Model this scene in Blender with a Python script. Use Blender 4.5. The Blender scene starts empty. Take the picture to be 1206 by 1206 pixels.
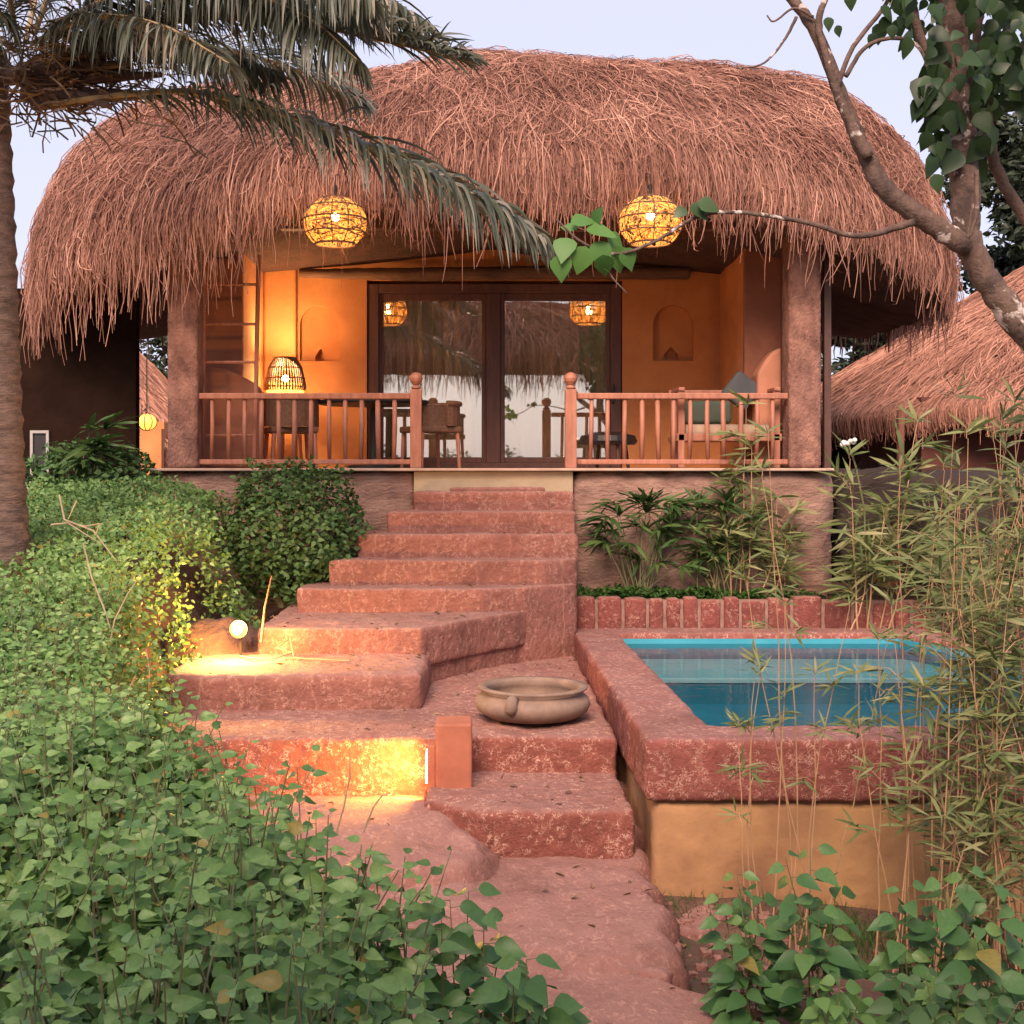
import bpy, bmesh, math, random
import numpy as np
from mathutils import Vector, Matrix, noise as mnoise
random.seed(7); rng = np.random.default_rng(7)
R = math.radians
FP = 1500.0; PX = 565.0; PY = 550.0; ZC = 2.6
COL = bpy.context.scene.collection

def P(px, py, Y):
    """photo pixel + distance -> world point"""
    return Vector(((px - PX) / FP * Y, Y, ZC - (py - PY) / FP * Y))
def H(h): return ZC - h           # height given as metres below the eye

# ------------------------------------------------------------------ objects
ROOTLOC = {}
def tag(o, label=None, cat=None, group=None, kind=None):
    if label: o['label'] = label
    if cat: o['category'] = cat
    if group: o['group'] = group
    if kind: o['kind'] = kind
    return o
def thing(name, label, cat, loc=(0, 0, 0), group=None, rz=0.0):
    o = bpy.data.objects.new(name, None); COL.objects.link(o)
    o.location = loc; o.rotation_euler = (0, 0, rz); o.empty_display_size = .2
    return tag(o, label, cat, group)
def link(name, me, mat, parent=None, local=False, smooth=False):
    o = bpy.data.objects.new(name, me); COL.objects.link(o)
    if mat: me.materials.append(mat)
    if smooth:
        me.polygons.foreach_set('use_smooth', np.ones(len(me.polygons), dtype=bool))
    if parent:
        o.parent = parent
        if parent.type == 'EMPTY' and not local:
            o.location = -Vector(parent.location)
    return o
def copy_tree(o, loc=None, parent=None):
    c = o.copy(); COL.objects.link(c)
    if parent: c.parent = parent
    if loc is not None: c.location = loc
    for ch in list(o.children):
        copy_tree(ch, None, c)
    return c

class MB:
    def __init__(s): s.v = []; s.f = []
    def add(s, vs, fs):
        n = len(s.v); s.v += [tuple(v) for v in vs]; s.f += [tuple(i + n for i in f) for f in fs]; return s
    def box(s, x0, x1, y0, y1, z0, z1):
        return s.add([(x0,y0,z0),(x1,y0,z0),(x1,y1,z0),(x0,y1,z0),(x0,y0,z1),(x1,y0,z1),(x1,y1,z1),(x0,y1,z1)],
                     [(0,3,2,1),(4,5,6,7),(0,1,5,4),(1,2,6,5),(2,3,7,6),(3,0,4,7)])
    def prism(s, poly, z0, z1):
        n = len(poly)
        vs = [(x, y, z0) for x, y in poly] + [(x, y, z1) for x, y in poly]
        return s.add(vs, [tuple(range(n))[::-1], tuple(range(n, 2*n))] + [(i, (i+1) % n, (i+1) % n + n, i + n) for i in range(n)])
    def ring(s, out, inn, z0, z1):
        n = len(out)
        vs = [(x,y,z0) for x,y in out]+[(x,y,z1) for x,y in out]+[(x,y,z0) for x,y in inn]+[(x,y,z1) for x,y in inn]
        fs = []
        for i in range(n):
            j = (i+1) % n
            fs += [(i,j,j+n,i+n), (j+2*n,i+2*n,i+3*n,j+3*n), (i+n,j+n,j+3*n,i+3*n), (j,i,i+2*n,j+2*n)]
        return s.add(vs, fs)
    def tube(s, pts, rad, n=8, cap=True):
        pts = [Vector(p) for p in pts]
        if not hasattr(rad, '__len__'): rad = [rad] * len(pts)
        vs = []; fs = []; up = None
        for i, p in enumerate(pts):
            t = (pts[min(i+1, len(pts)-1)] - pts[max(i-1, 0)]).normalized()
            if up is None:
                up = Vector((0,0,1)) if abs(t.z) < .9 else Vector((1,0,0))
            a = t.cross(up).normalized(); b = a.cross(t).normalized(); up = b
            for k in range(n):
                an = 2*math.pi*k/n
                vs.append(p + (a*math.cos(an) + b*math.sin(an)) * rad[i])
        for i in range(len(pts)-1):
            for k in range(n):
                k2 = (k+1) % n
                fs.append((i*n+k, i*n+k2, (i+1)*n+k2, (i+1)*n+k))
        if cap:
            fs.append(tuple(range(n))[::-1]); fs.append(tuple(range((len(pts)-1)*n, len(pts)*n)))
        return s.add(vs, fs)
    def lathe(s, prof, c=(0,0,0), n=32):
        vs = []; fs = []
        m = len(prof)
        for r, z in prof:
            for k in range(n):
                a = 2*math.pi*k/n
                vs.append((c[0]+r*math.cos(a), c[1]+r*math.sin(a), c[2]+z))
        for i in range(m-1):
            for k in range(n):
                k2 = (k+1) % n
                fs.append((i*n+k, i*n+k2, (i+1)*n+k2, (i+1)*n+k))
        if prof[0][0] > 1e-4: fs.append(tuple(range(n))[::-1])
        if prof[-1][0] > 1e-4: fs.append(tuple(range((m-1)*n, m*n)))
        return s.add(vs, fs)
    def ball(s, c, r, n=16, sz=1.0):
        return s.lathe([(r*math.sin(math.pi*i/n)+1e-5, -r*sz*math.cos(math.pi*i/n)) for i in range(n+1)], c, n*2)
    def build(s, name, mat, parent=None, local=False, smooth=False, bevel=0):
        me = bpy.data.meshes.new(name); me.from_pydata(s.v, [], s.f); me.validate(); 
        bm = bmesh.new(); bm.from_mesh(me); bmesh.ops.recalc_face_normals(bm, faces=bm.faces); bm.to_mesh(me); bm.free()
        o = link(name, me, mat, parent, local, smooth)
        if bevel:
            b = o.modifiers.new('bev', 'BEVEL'); b.width = bevel; b.segments = 2; b.limit_method = 'ANGLE'
        return o

TEX = {}
def clouds(scale, depth=3):
    k = (scale, depth)
    if k not in TEX:
        t = bpy.data.textures.new('clouds', 'CLOUDS'); t.noise_scale = scale; t.noise_depth = depth; TEX[k] = t
    return TEX[k]
def rough(o, voxel=.03, amt=.03, scale=.25, amt2=0, scale2=.06, bevel=.03, seg=3):
    if bevel:
        b = o.modifiers.new('bev', 'BEVEL'); b.width = bevel; b.segments = seg; b.limit_method = 'ANGLE'; b.angle_limit = R(40)
    m = o.modifiers.new('rem', 'REMESH'); m.mode = 'VOXEL'; m.voxel_size = voxel; m.use_smooth_shade = True
    d = o.modifiers.new('dis', 'DISPLACE'); d.texture = clouds(scale); d.strength = amt; d.texture_coords = 'GLOBAL'; d.mid_level = .5
    if amt2:
        d = o.modifiers.new('dis2', 'DISPLACE'); d.texture = clouds(scale2, 2); d.strength = amt2; d.texture_coords = 'GLOBAL'; d.mid_level = .5
    return o

def mesh_np(name, V, faces):
    """faces: list of (n,k) int arrays"""
    me = bpy.data.meshes.new(name)
    V = np.ascontiguousarray(V, dtype=np.float32).reshape(-1, 3)
    me.vertices.add(len(V)); me.vertices.foreach_set('co', V.ravel())
    tot = np.concatenate([np.full(len(f), f.shape[1], dtype=np.int32) for f in faces])
    idx = np.concatenate([f.ravel() for f in faces]).astype(np.int32)
    st = np.concatenate([[0], np.cumsum(tot)[:-1]]).astype(np.int32)
    me.loops.add(len(idx)); me.loops.foreach_set('vertex_index', idx)
    me.polygons.add(len(tot)); me.polygons.foreach_set('loop_start', st)
    me.update(calc_edges=True)
    return me
def nrm(a): return a / (np.linalg.norm(a, axis=-1, keepdims=True) + 1e-9)

LT = [.10, .26, .46, .68, .87]; LW = [.27, .47, .46, .30, .13]
def leaf_arrays(pos, d, n, L, Wd, fold=.18, droop=.25, lo=False):
    """ovate, pointed, folded leaves. pos,d,n: (N,3)"""
    N = len(pos); d = nrm(d); sd = nrm(np.cross(d, n)); n = np.cross(sd, d)
    L = np.asarray(L).reshape(-1, 1) * np.ones((N, 1)); Wd = np.asarray(Wd).reshape(-1, 1) * np.ones((N, 1))
    T, Wp = (LT, LW) if not lo else ([.30, .66], [.46, .32])
    wav = np.sin(np.arange(N)*1.7)[:, None]*.05
    def pt(t, s, z): return pos + d*L*t + sd*Wd*s + n*(z*L)
    vs = [pt(0,0,0)]
    for t, w_ in zip(T, Wp):
        dz = -droop*t**1.8; up = fold*w_*1.0
        vs += [pt(t-.02,-w_,dz+up+wav*t), pt(t,0,dz), pt(t-.02,w_,dz+up-wav*t)]
    vs.append(pt(1,0,-droop)); m = len(vs); k = len(T)
    vs = np.stack(vs, axis=1); b = (np.arange(N) * m)[:, None]; e = 1+3*(k-1)
    tri = np.concatenate([b+np.array([[0,2,1]]), b+np.array([[0,3,2]]), b+np.array([[e,e+1,m-1]]), b+np.array([[e+1,e+2,m-1]])])
    quad = np.concatenate([b+np.array([[1+3*q,2+3*q,5+3*q,4+3*q]]) for q in range(k-1)]+[b+np.array([[2+3*q,3+3*q,6+3*q,5+3*q]]) for q in range(k-1)])
    return vs.reshape(-1, 3), [tri, quad]
def ribbon_arrays(C, side, w):
    """C: (N,K,3) centre lines, side: (N,3) or (N,K,3), w: (N,K) half widths"""
    N, K, _ = C.shape
    if side.ndim == 2: side = np.repeat(side[:, None], K, 1)
    A = C - side*w[..., None]; B = C + side*w[..., None]
    V = np.stack([A, B], axis=2).reshape(-1, 3)
    base = (np.arange(N)*K*2)[:, None] + (np.arange(K-1)*2)[None]
    q = np.stack([base, base+1, base+3, base+2], axis=-1).reshape(-1, 4)
    return V, [q]
def join_np(parts):
    Vs = []; Fs = {}; off = 0
    for V, fs in parts:
        Vs.append(V)
        for f in fs: Fs.setdefault(f.shape[1], []).append(f + off)
        off += len(V)
    return np.concatenate(Vs), [np.concatenate(v) for v in Fs.values()]

# ------------------------------------------------------------------ materials
def newmat(name):
    m = bpy.data.materials.new(name); m.use_nodes = True
    nt = m.node_tree; b = nt.nodes['Principled BSDF']; return m, nt, b
def mixc(nt, fac, a, b):
    n = nt.nodes.new('ShaderNodeMix'); n.data_type = 'RGBA'
    for s, v in ((0, fac), (6, a), (7, b)):
        if hasattr(v, 'is_output'): nt.links.new(v, n.inputs[s])
        elif s == 0: n.inputs[0].default_value = v
        else: n.inputs[s].default_value = (*v, 1)
    return n.outputs[2]
def tex_noise(nt, vec, scale, detail=5, rough=.6, dist=0):
    n = nt.nodes.new('ShaderNodeTexNoise'); n.inputs['Scale'].default_value = scale
    n.inputs['Detail'].default_value = detail; n.inputs['Roughness'].default_value = rough; n.inputs['Distortion'].default_value = dist
    if vec is not None: nt.links.new(vec, n.inputs['Vector'])
    return n.outputs['Fac']
def ramp(nt, src, lo, hi, a=0.0, b=1.0):
    n = nt.nodes.new('ShaderNodeMapRange'); nt.links.new(src, n.inputs[0])
    n.inputs[1].default_value = lo; n.inputs[2].default_value = hi; n.inputs[3].default_value = a; n.inputs[4].default_value = b
    n.clamp = True
    return n.outputs[0]
def math_n(nt, op, a, b=None):
    n = nt.nodes.new('ShaderNodeMath'); n.operation = op
    for i, v in enumerate((a, b)):
        if v is None: continue
        if hasattr(v, 'is_output'): nt.links.new(v, n.inputs[i])
        else: n.inputs[i].default_value = v
    return n.outputs[0]
def geo_pos(nt, scale=(1,1,1)):
    g = nt.nodes.new('ShaderNodeNewGeometry')
    if scale == (1,1,1): return g.outputs['Position']
    m = nt.nodes.new('ShaderNodeMapping'); m.inputs['Scale'].default_value = scale
    nt.links.new(g.outputs['Position'], m.inputs[0]); return m.outputs[0]
def bump(nt, b, h, strength=.4, dist=.01):
    n = nt.nodes.new('ShaderNodeBump'); n.inputs['Strength'].default_value = strength; n.inputs['Distance'].default_value = dist
    nt.links.new(h, n.inputs['Height'])
    prev = b.inputs['Normal'].links
    if prev: nt.links.new(prev[0].from_socket, n.inputs['Normal'])
    nt.links.new(n.outputs[0], b.inputs['Normal'])
def simple(name, c1, c2=None, scale=8, ro=.7, bs=.3, bscale=40, bd=.006, stretch=(1,1,1), metal=0):
    m, nt, b = newmat(name); p = geo_pos(nt, stretch)
    c2 = c2 or tuple(x*.7 for x in c1)
    f = ramp(nt, tex_noise(nt, p, scale), .35, .65)
    nt.links.new(mixc(nt, f, c1, c2), b.inputs['Base Color'])
    b.inputs['Roughness'].default_value = ro; b.inputs['Metallic'].default_value = metal
    if bs: bump(nt, b, tex_noise(nt, p, bscale, 4), bs, bd)
    return m
def island(nt):
    return nt.nodes.new('ShaderNodeNewGeometry').outputs['Random Per Island']
def leafmat(name, cols, ro=.5, trans=.3, noise_scale=1.3, spec=.35, tired=0):
    """colour per leaf, plus slow patches"""
    m, nt, b = newmat(name)
    cr = nt.nodes.new('ShaderNodeValToRGB'); el = cr.color_ramp.elements
    while len(el) < len(cols): el.new(.5)
    for i, c in enumerate(cols):
        el[i].position = i/(len(cols)-1); el[i].color = (*c, 1)
    r = island(nt); nz = tex_noise(nt, geo_pos(nt), noise_scale, 2)
    s = math_n(nt, 'ADD', math_n(nt, 'MULTIPLY', r, .65), math_n(nt, 'MULTIPLY', ramp(nt, nz, .3, .7), .35))
    nt.links.new(s, cr.inputs[0]); col = cr.outputs[0]
    if tired:
        fr = math_n(nt, 'FRACT', math_n(nt, 'MULTIPLY', r, 57.31)); gt = math_n(nt, 'GREATER_THAN', fr, 1-tired)
        col = mixc(nt, gt, col, (.30,.24,.06))
        # veins and blotches in the blade
        vn = ramp(nt, tex_noise(nt, geo_pos(nt), 60, 3), .4, .7, 0, .35); col = mixc(nt, vn, col, cols[0])
    nt.links.new(col, b.inputs['Base Color']); b.inputs['Roughness'].default_value = ro
    b.inputs['Specular IOR Level'].default_value = spec
    if trans:
        t = nt.nodes.new('ShaderNodeBsdfTranslucent'); nt.links.new(col, t.inputs[0])
        mx = nt.nodes.new('ShaderNodeMixShader'); mx.inputs[0].default_value = trans
        nt.links.new(b.outputs[0], mx.inputs[1]); nt.links.new(t.outputs[0], mx.inputs[2])
        nt.links.new(mx.outputs[0], nt.nodes['Material Output'].inputs[0])
    return m
def laterite(name, red, dust, marks=.5, joints=0.0, jw=.42, jh=10, topdust=.8, marks_scale=16, stain=.5):
    m, nt, b = newmat(name); p = geo_pos(nt)
    n1 = ramp(nt, tex_noise(nt, p, 2.2, 6, .65), .35, .68)
    n2 = ramp(nt, tex_noise(nt, p, 22, 5, .7), .35, .7)
    c = mixc(nt, n1, red, tuple(x*.62 for x in red))
    c = mixc(nt, math_n(nt, 'MULTIPLY', n2, .45), c, tuple(min(1, x*1.5) for x in red))
    g = nt.nodes.new('ShaderNodeNewGeometry'); sx = nt.nodes.new('ShaderNodeSeparateXYZ')
    nt.links.new(g.outputs['Normal'], sx.inputs[0])
    up = ramp(nt, sx.outputs[2], .5, .95, 0, topdust)
    up = math_n(nt, 'MULTIPLY', up, ramp(nt, tex_noise(nt, p, 5, 5), .25, .6, .45, 1))
    c = mixc(nt, up, c, dust)
    # pale worm-like limewash marks left in the pits
    v = nt.nodes.new('ShaderNodeTexVoronoi'); v.feature = 'DISTANCE_TO_EDGE'; v.inputs['Scale'].default_value = marks_scale
    w = nt.nodes.new('ShaderNodeVectorMath'); w.operation = 'ADD'
    nn = nt.nodes.new('ShaderNodeTexNoise'); nn.inputs['Scale'].default_value = 9
    nt.links.new(p, nn.inputs['Vector']); sc = nt.nodes.new('ShaderNodeVectorMath'); sc.operation = 'SCALE'; sc.inputs['Scale'].default_value = .42
    nt.links.new(nn.outputs['Color'], sc.inputs[0]); nt.links.new(p, w.inputs[0]); nt.links.new(sc.outputs[0], w.inputs[1])
    nt.links.new(w.outputs[0], v.inputs['Vector'])
    line = ramp(nt, v.outputs['Distance'], .03, .12, 1, 0)
    mask = math_n(nt, 'MULTIPLY', ramp(nt, tex_noise(nt, p, 7, 3), .42, .56), ramp(nt, tex_noise(nt, p, 28, 2), .46, .56))
    mk = math_n(nt, 'MULTIPLY', math_n(nt, 'MULTIPLY', line, mask), marks)
    c = mixc(nt, mk, c, (.62, .36, .27))
    if joints:
        br = nt.nodes.new('ShaderNodeTexBrick'); br.inputs['Scale'].default_value = 1
        br.inputs['Brick Width'].default_value = jw; br.inputs['Row Height'].default_value = jh
        br.inputs['Mortar Size'].default_value = .014; br.inputs['Mortar Smooth'].default_value = .7; br.inputs['Bias'].default_value = 0
        sc2 = nt.nodes.new('ShaderNodeVectorMath'); sc2.operation = 'SCALE'; sc2.inputs['Scale'].default_value = .13; nt.links.new(nn.outputs['Color'], sc2.inputs[0])
        w2 = nt.nodes.new('ShaderNodeVectorMath'); w2.operation = 'ADD'; nt.links.new(p, w2.inputs[0]); nt.links.new(sc2.outputs[0], w2.inputs[1])
        cb = nt.nodes.new('ShaderNodeCombineXYZ'); sp = nt.nodes.new('ShaderNodeSeparateXYZ'); nt.links.new(w2.outputs[0], sp.inputs[0])
        xx = math_n(nt, 'ADD', sp.outputs[0], math_n(nt, 'MULTIPLY', sp.outputs[1], .37))
        nt.links.new(xx, cb.inputs[0]); nt.links.new(sp.outputs[2], cb.inputs[1]); nt.links.new(cb.outputs[0], br.inputs['Vector'])
        jf = math_n(nt, 'MULTIPLY', br.outputs['Fac'], ramp(nt, tex_noise(nt, p, 6, 3), .3, .6, .2*joints, joints))
        c = mixc(nt, jf, c, (.50, .27, .20))
        bump(nt, b, math_n(nt, 'SUBTRACT', 1.0, br.outputs['Fac']), .35, .01)
    # dark weathering patches
    st = ramp(nt, tex_noise(nt, p, 1.1, 7, .7, .6), .52, .74, 0, stain)
    c = mixc(nt, st, c, (.13, .055, .04))
    nt.links.new(c, b.inputs['Base Color']); b.inputs['Roughness'].default_value = .85; b.inputs['Specular IOR Level'].default_value = .25
    bump(nt, b, tex_noise(nt, p, 9, 7, .7), .8, .035)
    bump(nt, b, tex_noise(nt, p, 38, 6, .7), .9, .014)
    bump(nt, b, tex_noise(nt, p, 130, 3, .7), .5, .004)
    return m
M = {}
M['step'] = laterite('laterite_step', (.275,.112,.084), (.36,.205,.168), .55, .42, marks_scale=26)
M['cut'] = laterite('laterite_cut', (.26,.085,.062), (.33,.18,.15), .9, 0, marks_scale=30)
M['rim'] = laterite('pool_coping', (.27,.085,.066), (.30,.165,.145), .9, .3, .9, 10, topdust=.75, marks_scale=30)
M['path'] = laterite('laterite_path', (.30,.135,.105), (.35,.19,.158), .35, 0, stain=.85, marks_scale=9)
M['brick'] = laterite('planter_block', (.23,.068,.054), (.32,.18,.14), .5, 0)
M['mortar'] = simple('mortar', (.30,.18,.135), (.2,.11,.085), 12, .9)
M['plinth'] = simple('plinth_stone', (.36,.22,.165), (.22,.12,.09), 3.5, .9, .9, 16, .03, (1,1,2.2))
M['beige'] = simple('limewashed_panel', (.42,.33,.21), (.36,.27,.17), 4, .85, .3)
M['slab'] = simple('slab_edge', (.48,.34,.26), (.36,.24,.18), 6, .8, .3)
M['orange'] = simple('ochre_orange_plaster', (.60,.25,.085), (.49,.185,.06), 2.2, .85, .35, 14, .012)
M['brownwall'] = simple('brown_mud_plaster', (.30,.115,.065), (.22,.08,.045), 3, .9, .4, 14, .012)
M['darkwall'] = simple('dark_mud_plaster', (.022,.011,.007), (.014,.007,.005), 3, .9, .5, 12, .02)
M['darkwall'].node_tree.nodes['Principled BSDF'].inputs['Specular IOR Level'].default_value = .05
M['maroon'] = simple('maroon_mud_plaster', (.13,.042,.028), (.08,.028,.02), 3, .9, .4, 12, .02)
M['ochre'] = simple('ochre_pool_plaster', (.46,.25,.105), (.24,.115,.06), 1.6, .85, .35, 14, .02)
M['wood'] = simple('reddish_wood', (.40,.165,.10), (.27,.10,.06), 7, .6, .4, 40, .004, (3,3,.6))
M['darkwood'] = simple('dark_wood', (.10,.040,.026), (.06,.025,.017), 7, .6, .4, 40, .004, (3,3,.6))
M['post'] = simple('chiselled_post', (.33,.165,.12), (.14,.062,.045), 4, .85, 1.0, 26, .03, (1.6,1.6,1))
M['frame'] = simple('door_frame_wood', (.13,.05,.032), (.085,.033,.022), 6, .55, .3, 30, .004, (3,3,.5))
M['beam'] = simple('rough_beam_wood', (.17,.085,.05), (.09,.045,.03), 5, .85, .6, 24, .01, (.4,2,3))
M['clay'] = simple('buff_clay', (.25,.165,.12), (.16,.105,.075), 6, .8, .3, 50, .004)
M['terracotta'] = simple('terracotta_box', (.38,.13,.07), (.29,.09,.05), 5, .8, .3, 60, .003)
M['soil'] = simple('dark_soil', (.075,.043,.028), (.04,.024,.016), 6, .95, .9, 30, .03)
M['ground'] = simple('red_earth', (.17,.085,.055), (.08,.045,.03), 2.2, .95, .9, 18, .04)
M['rock'] = simple('dark_laterite_rock', (.12,.06,.045), (.06,.035,.028), 4, .9, .9, 18, .03)
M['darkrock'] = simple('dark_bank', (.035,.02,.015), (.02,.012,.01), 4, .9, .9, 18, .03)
M['black'] = simple('black_paint', (.018,.015,.014), (.012,.01,.01), 8, .45, .1)
M['rattan'] = simple('rattan_brown', (.16,.075,.038), (.09,.04,.022), 40, .7, .6, 80, .004)
M['cream'] = simple('beige_cushion', (.48,.34,.24), (.42,.29,.20), 4, .9, .3, 60, .003)
M['olive'] = simple('dark_green_cushion', (.055,.075,.05), (.04,.055,.04), 4, .9, .3, 60, .003)
M['greycush'] = simple('slate_grey_cushion', (.075,.080,.085), (.055,.06,.065), 4, .9, .3, 60, .003)
M['white'] = simple('white_paint', (.38,.36,.34), (.3,.28,.27), 8, .5, .1)
M['curtain'] = simple('taupe_curtain', (.86,.74,.56), (.78,.66,.48), 3, .9, .3, 60, .002)
M['hedge'] = leafmat('hedge_leaves', [(.045,.105,.028),(.105,.215,.055),(.19,.325,.095),(.31,.46,.155)], ro=.42, tired=.02)
M['bush'] = leafmat('bush_leaves', [(.045,.095,.030),(.075,.150,.048),(.12,.22,.07)])
M['broad'] = leafmat('broad_leaves', [(.042,.115,.036),(.07,.165,.050),(.115,.235,.07),(.24,.34,.09)], ro=.42, tired=.02)
M['lime'] = leafmat('lime_leaves', [(.075,.16,.045),(.12,.24,.06),(.19,.31,.08)])
M['darkleaf'] = leafmat('distant_leaves', [(.022,.032,.018),(.035,.05,.026),(.06,.08,.045)])
M['treeleaf'] = leafmat('tree_leaves', [(.018,.04,.015),(.034,.07,.026),(.07,.125,.045)], ro=.4)
M['sprig'] = leafmat('sprig_leaves', [(.05,.13,.03),(.085,.2,.045),(.12,.25,.06)])
M['bamboo'] = leafmat('bamboo_leaves', [(.075,.11,.032),(.13,.175,.055),(.21,.235,.09),(.37,.32,.16)])
M['rhapis'] = leafmat('rhapis_leaves', [(.025,.06,.018),(.055,.115,.03),(.13,.19,.05)])
M['fern'] = leafmat('fern_leaves', [(.03,.075,.015),(.055,.13,.025),(.09,.17,.04)])
M['palm'] = leafmat('palm_leaflets', [(.025,.030,.022),(.055,.065,.042),(.10,.112,.075),(.34,.28,.22)], ro=.42, trans=.15, spec=.45)
M['culm'] = simple('bamboo_culm', (.46,.25,.14), (.34,.22,.10), 9, .5, .2)
M['stem'] = simple('green_stem', (.11,.14,.05), (.16,.12,.06), 9, .6, .2)
M['rachis'] = simple('palm_rachis', (.30,.22,.10), (.20,.13,.07), 6, .6, .2)
M['fibre'] = leafmat('palm_fibre', [(.07,.04,.025),(.13,.08,.045),(.24,.15,.08)], trans=0)
M['dry'] = simple('dry_stalk', (.36,.27,.16), (.26,.19,.11), 9, .8, .2)
M['flower'] = simple('white_petals', (.75,.72,.68), (.65,.62,.58), 9, .6, 0)
M['bark'] = simple('grey_bark', (.145,.105,.08), (.075,.05,.038), 9, .9, .8, 30, .015, (1,1,.5))
M['palmtrunk'] = simple('palm_trunk_bark', (.15,.098,.078), (.06,.038,.03), 7, .9, .8, 22, .02, (1,1,3.5))
def thatchmat(name, cols):
    m = leafmat(name, cols, ro=.75, trans=.08, noise_scale=.9, spec=.2); return m
M['straw'] = thatchmat('thatch_straw', [(.080,.037,.027),(.20,.095,.068),(.36,.18,.130),(.62,.36,.265)])
M['strawbase'] = simple('thatch_body', (.10,.045,.033), (.065,.03,.022), 5, .95, 1, 30, .04, (1,1,.3))
# lichen on the near tree bark
def lichen_bark():
    m, nt, b = newmat('lichen_bark'); p = geo_pos(nt)
    c = mixc(nt, ramp(nt, tex_noise(nt, geo_pos(nt, (1,1,.5)), 14, 6), .35, .65), (.15,.095,.07), (.06,.038,.03))
    c = mixc(nt, ramp(nt, tex_noise(nt, p, 7, 4, .6, .3), .60, .64), c, (.52,.45,.40))
    nt.links.new(c, b.inputs['Base Color']); b.inputs['Roughness'].default_value = .9
    bump(nt, b, tex_noise(nt, p, 35, 5), .9, .015); return m
M['lichen'] = lichen_bark()
def emit(name, c, s):
    m, nt, b = newmat(name); b.inputs['Base Color'].default_value = (*c, 1)
    b.inputs['Emission Color'].default_value = (*c, 1); b.inputs['Emission Strength'].default_value = s; return m
M['bulb'] = emit('warm_bulb', (1, .66, .28), 30)
M['bulbsoft'] = emit('warm_diffuser', (1, .50, .10), 9)
M['floodrim'] = emit('flood_rim', (1,.45,.05), 1.3)
M['farglow'] = emit('far_lantern_glow', (1,.42,.06), .9)
M['flood'] = emit('flood_lens', (1, .70, .28), 55)
def amber():
    m, nt, b = newmat('amber_cane'); c = (.50,.30,.12)
    b.inputs['Base Color'].default_value = (*c, 1); b.inputs['Roughness'].default_value = .6
    t = nt.nodes.new('ShaderNodeBsdfTranslucent'); t.inputs[0].default_value = (.62,.36,.12,1)
    mx = nt.nodes.new('ShaderNodeMixShader'); mx.inputs[0].default_value = .6
    nt.links.new(b.outputs[0], mx.inputs[1]); nt.links.new(t.outputs[0], mx.inputs[2])
    nt.links.new(mx.outputs[0], nt.nodes['Material Output'].inputs[0]); return m
M['amber'] = amber()
def glass():
    m, nt, b = newmat('window_glass')
    g = nt.nodes.new('ShaderNodeBsdfGlossy'); g.inputs['Roughness'].default_value = .015; g.inputs['Color'].default_value = (1,.91,.80,1)
    t = nt.nodes.new('ShaderNodeBsdfTransparent'); t.inputs[0].default_value = (.97,.97,.95,1)
    mx = nt.nodes.new('ShaderNodeMixShader'); mx.inputs[0].default_value = .40
    nt.links.new(t.outputs[0], mx.inputs[1]); nt.links.new(g.outputs[0], mx.inputs[2])
    nt.links.new(mx.outputs[0], nt.nodes['Material Output'].inputs[0]); return m
M['glass'] = glass()
def water():
    m, nt, b = newmat('pool_water')
    g = nt.nodes.new('ShaderNodeBsdfGlossy'); g.inputs['Roughness'].default_value = .03
    t = nt.nodes.new('ShaderNodeBsdfTransparent'); t.inputs[0].default_value = (.62,.86,.93,1)
    fr = nt.nodes.new('ShaderNodeFresnel'); fr.inputs['IOR'].default_value = 1.33
    bp = nt.nodes.new('ShaderNodeBump'); bp.inputs['Strength'].default_value = .22; bp.inputs['Distance'].default_value = .02
    nz = tex_noise(nt, geo_pos(nt, (1,2.4,1)), 3.0, 3); nt.links.new(nz, bp.inputs['Height'])
    nt.links.new(bp.outputs[0], g.inputs['Normal']); nt.links.new(bp.outputs[0], fr.inputs['Normal'])
    mx = nt.nodes.new('ShaderNodeMixShader')
    nt.links.new(math_n(nt, 'MULTIPLY', fr.outputs[0], .95), mx.inputs[0])
    nt.links.new(t.outputs[0], mx.inputs[1]); nt.links.new(g.outputs[0], mx.inputs[2])
    nt.links.new(mx.outputs[0], nt.nodes['Material Output'].inputs[0]); return m
M['water'] = water()
M['blue'] = simple('blue_pool_paint', (.045,.31,.39), (.03,.25,.33), 2, .6, .1)
M['turq'] = simple('turquoise_pool_paint', (.36,.68,.64), (.27,.60,.58), 2, .6, .1)
M['reflband'] = simple('painted_reflection_band', (.80,.90,.80), (.72,.85,.76), 5, .6, .1)

# ------------------------------------------------------------------ ground
def sstep(x, a, b):
    t = np.clip((x-a)/(b-a), 0, 1); return t*t*(3-2*t)
HC_Y = [2, 3, 4, 5, 6, 7, 8, 9, 10, 11, 12, 13.5, 16]
HC_H = [1.35, 1.36, 1.36, 1.30, 1.22, 1.12, .96, .78, .52, .36, .20, .10, .10]
XB_Y = [2.4, 3.4, 4, 4.6, 5.2, 6, 6.8, 8.3, 9.5, 10.5, 11.3, 12, 14]
XB_X = [.02, .04, -.24, -.60, -.92, -1.34, -1.82, -2.10, -2.32, -2.22, -2.05, -2.3, -2.3]
def vnoise(x, y, s=1.0, seed=0):
    v = 0
    for k, (a, b, c) in enumerate([(1.0,.7,.3),(1.9,-1.3,1.7),(-2.7,2.1,.9),(3.9,3.3,2.6),(-5.1,4.4,.4)]):
        v = v + np.sin(x*a/s + y*b/s + c*3 + seed*1.7)*np.cos(x*b*.8/s - y*a*1.1/s + c + seed) / (1+k*.7)
    return v / 2.2
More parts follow.
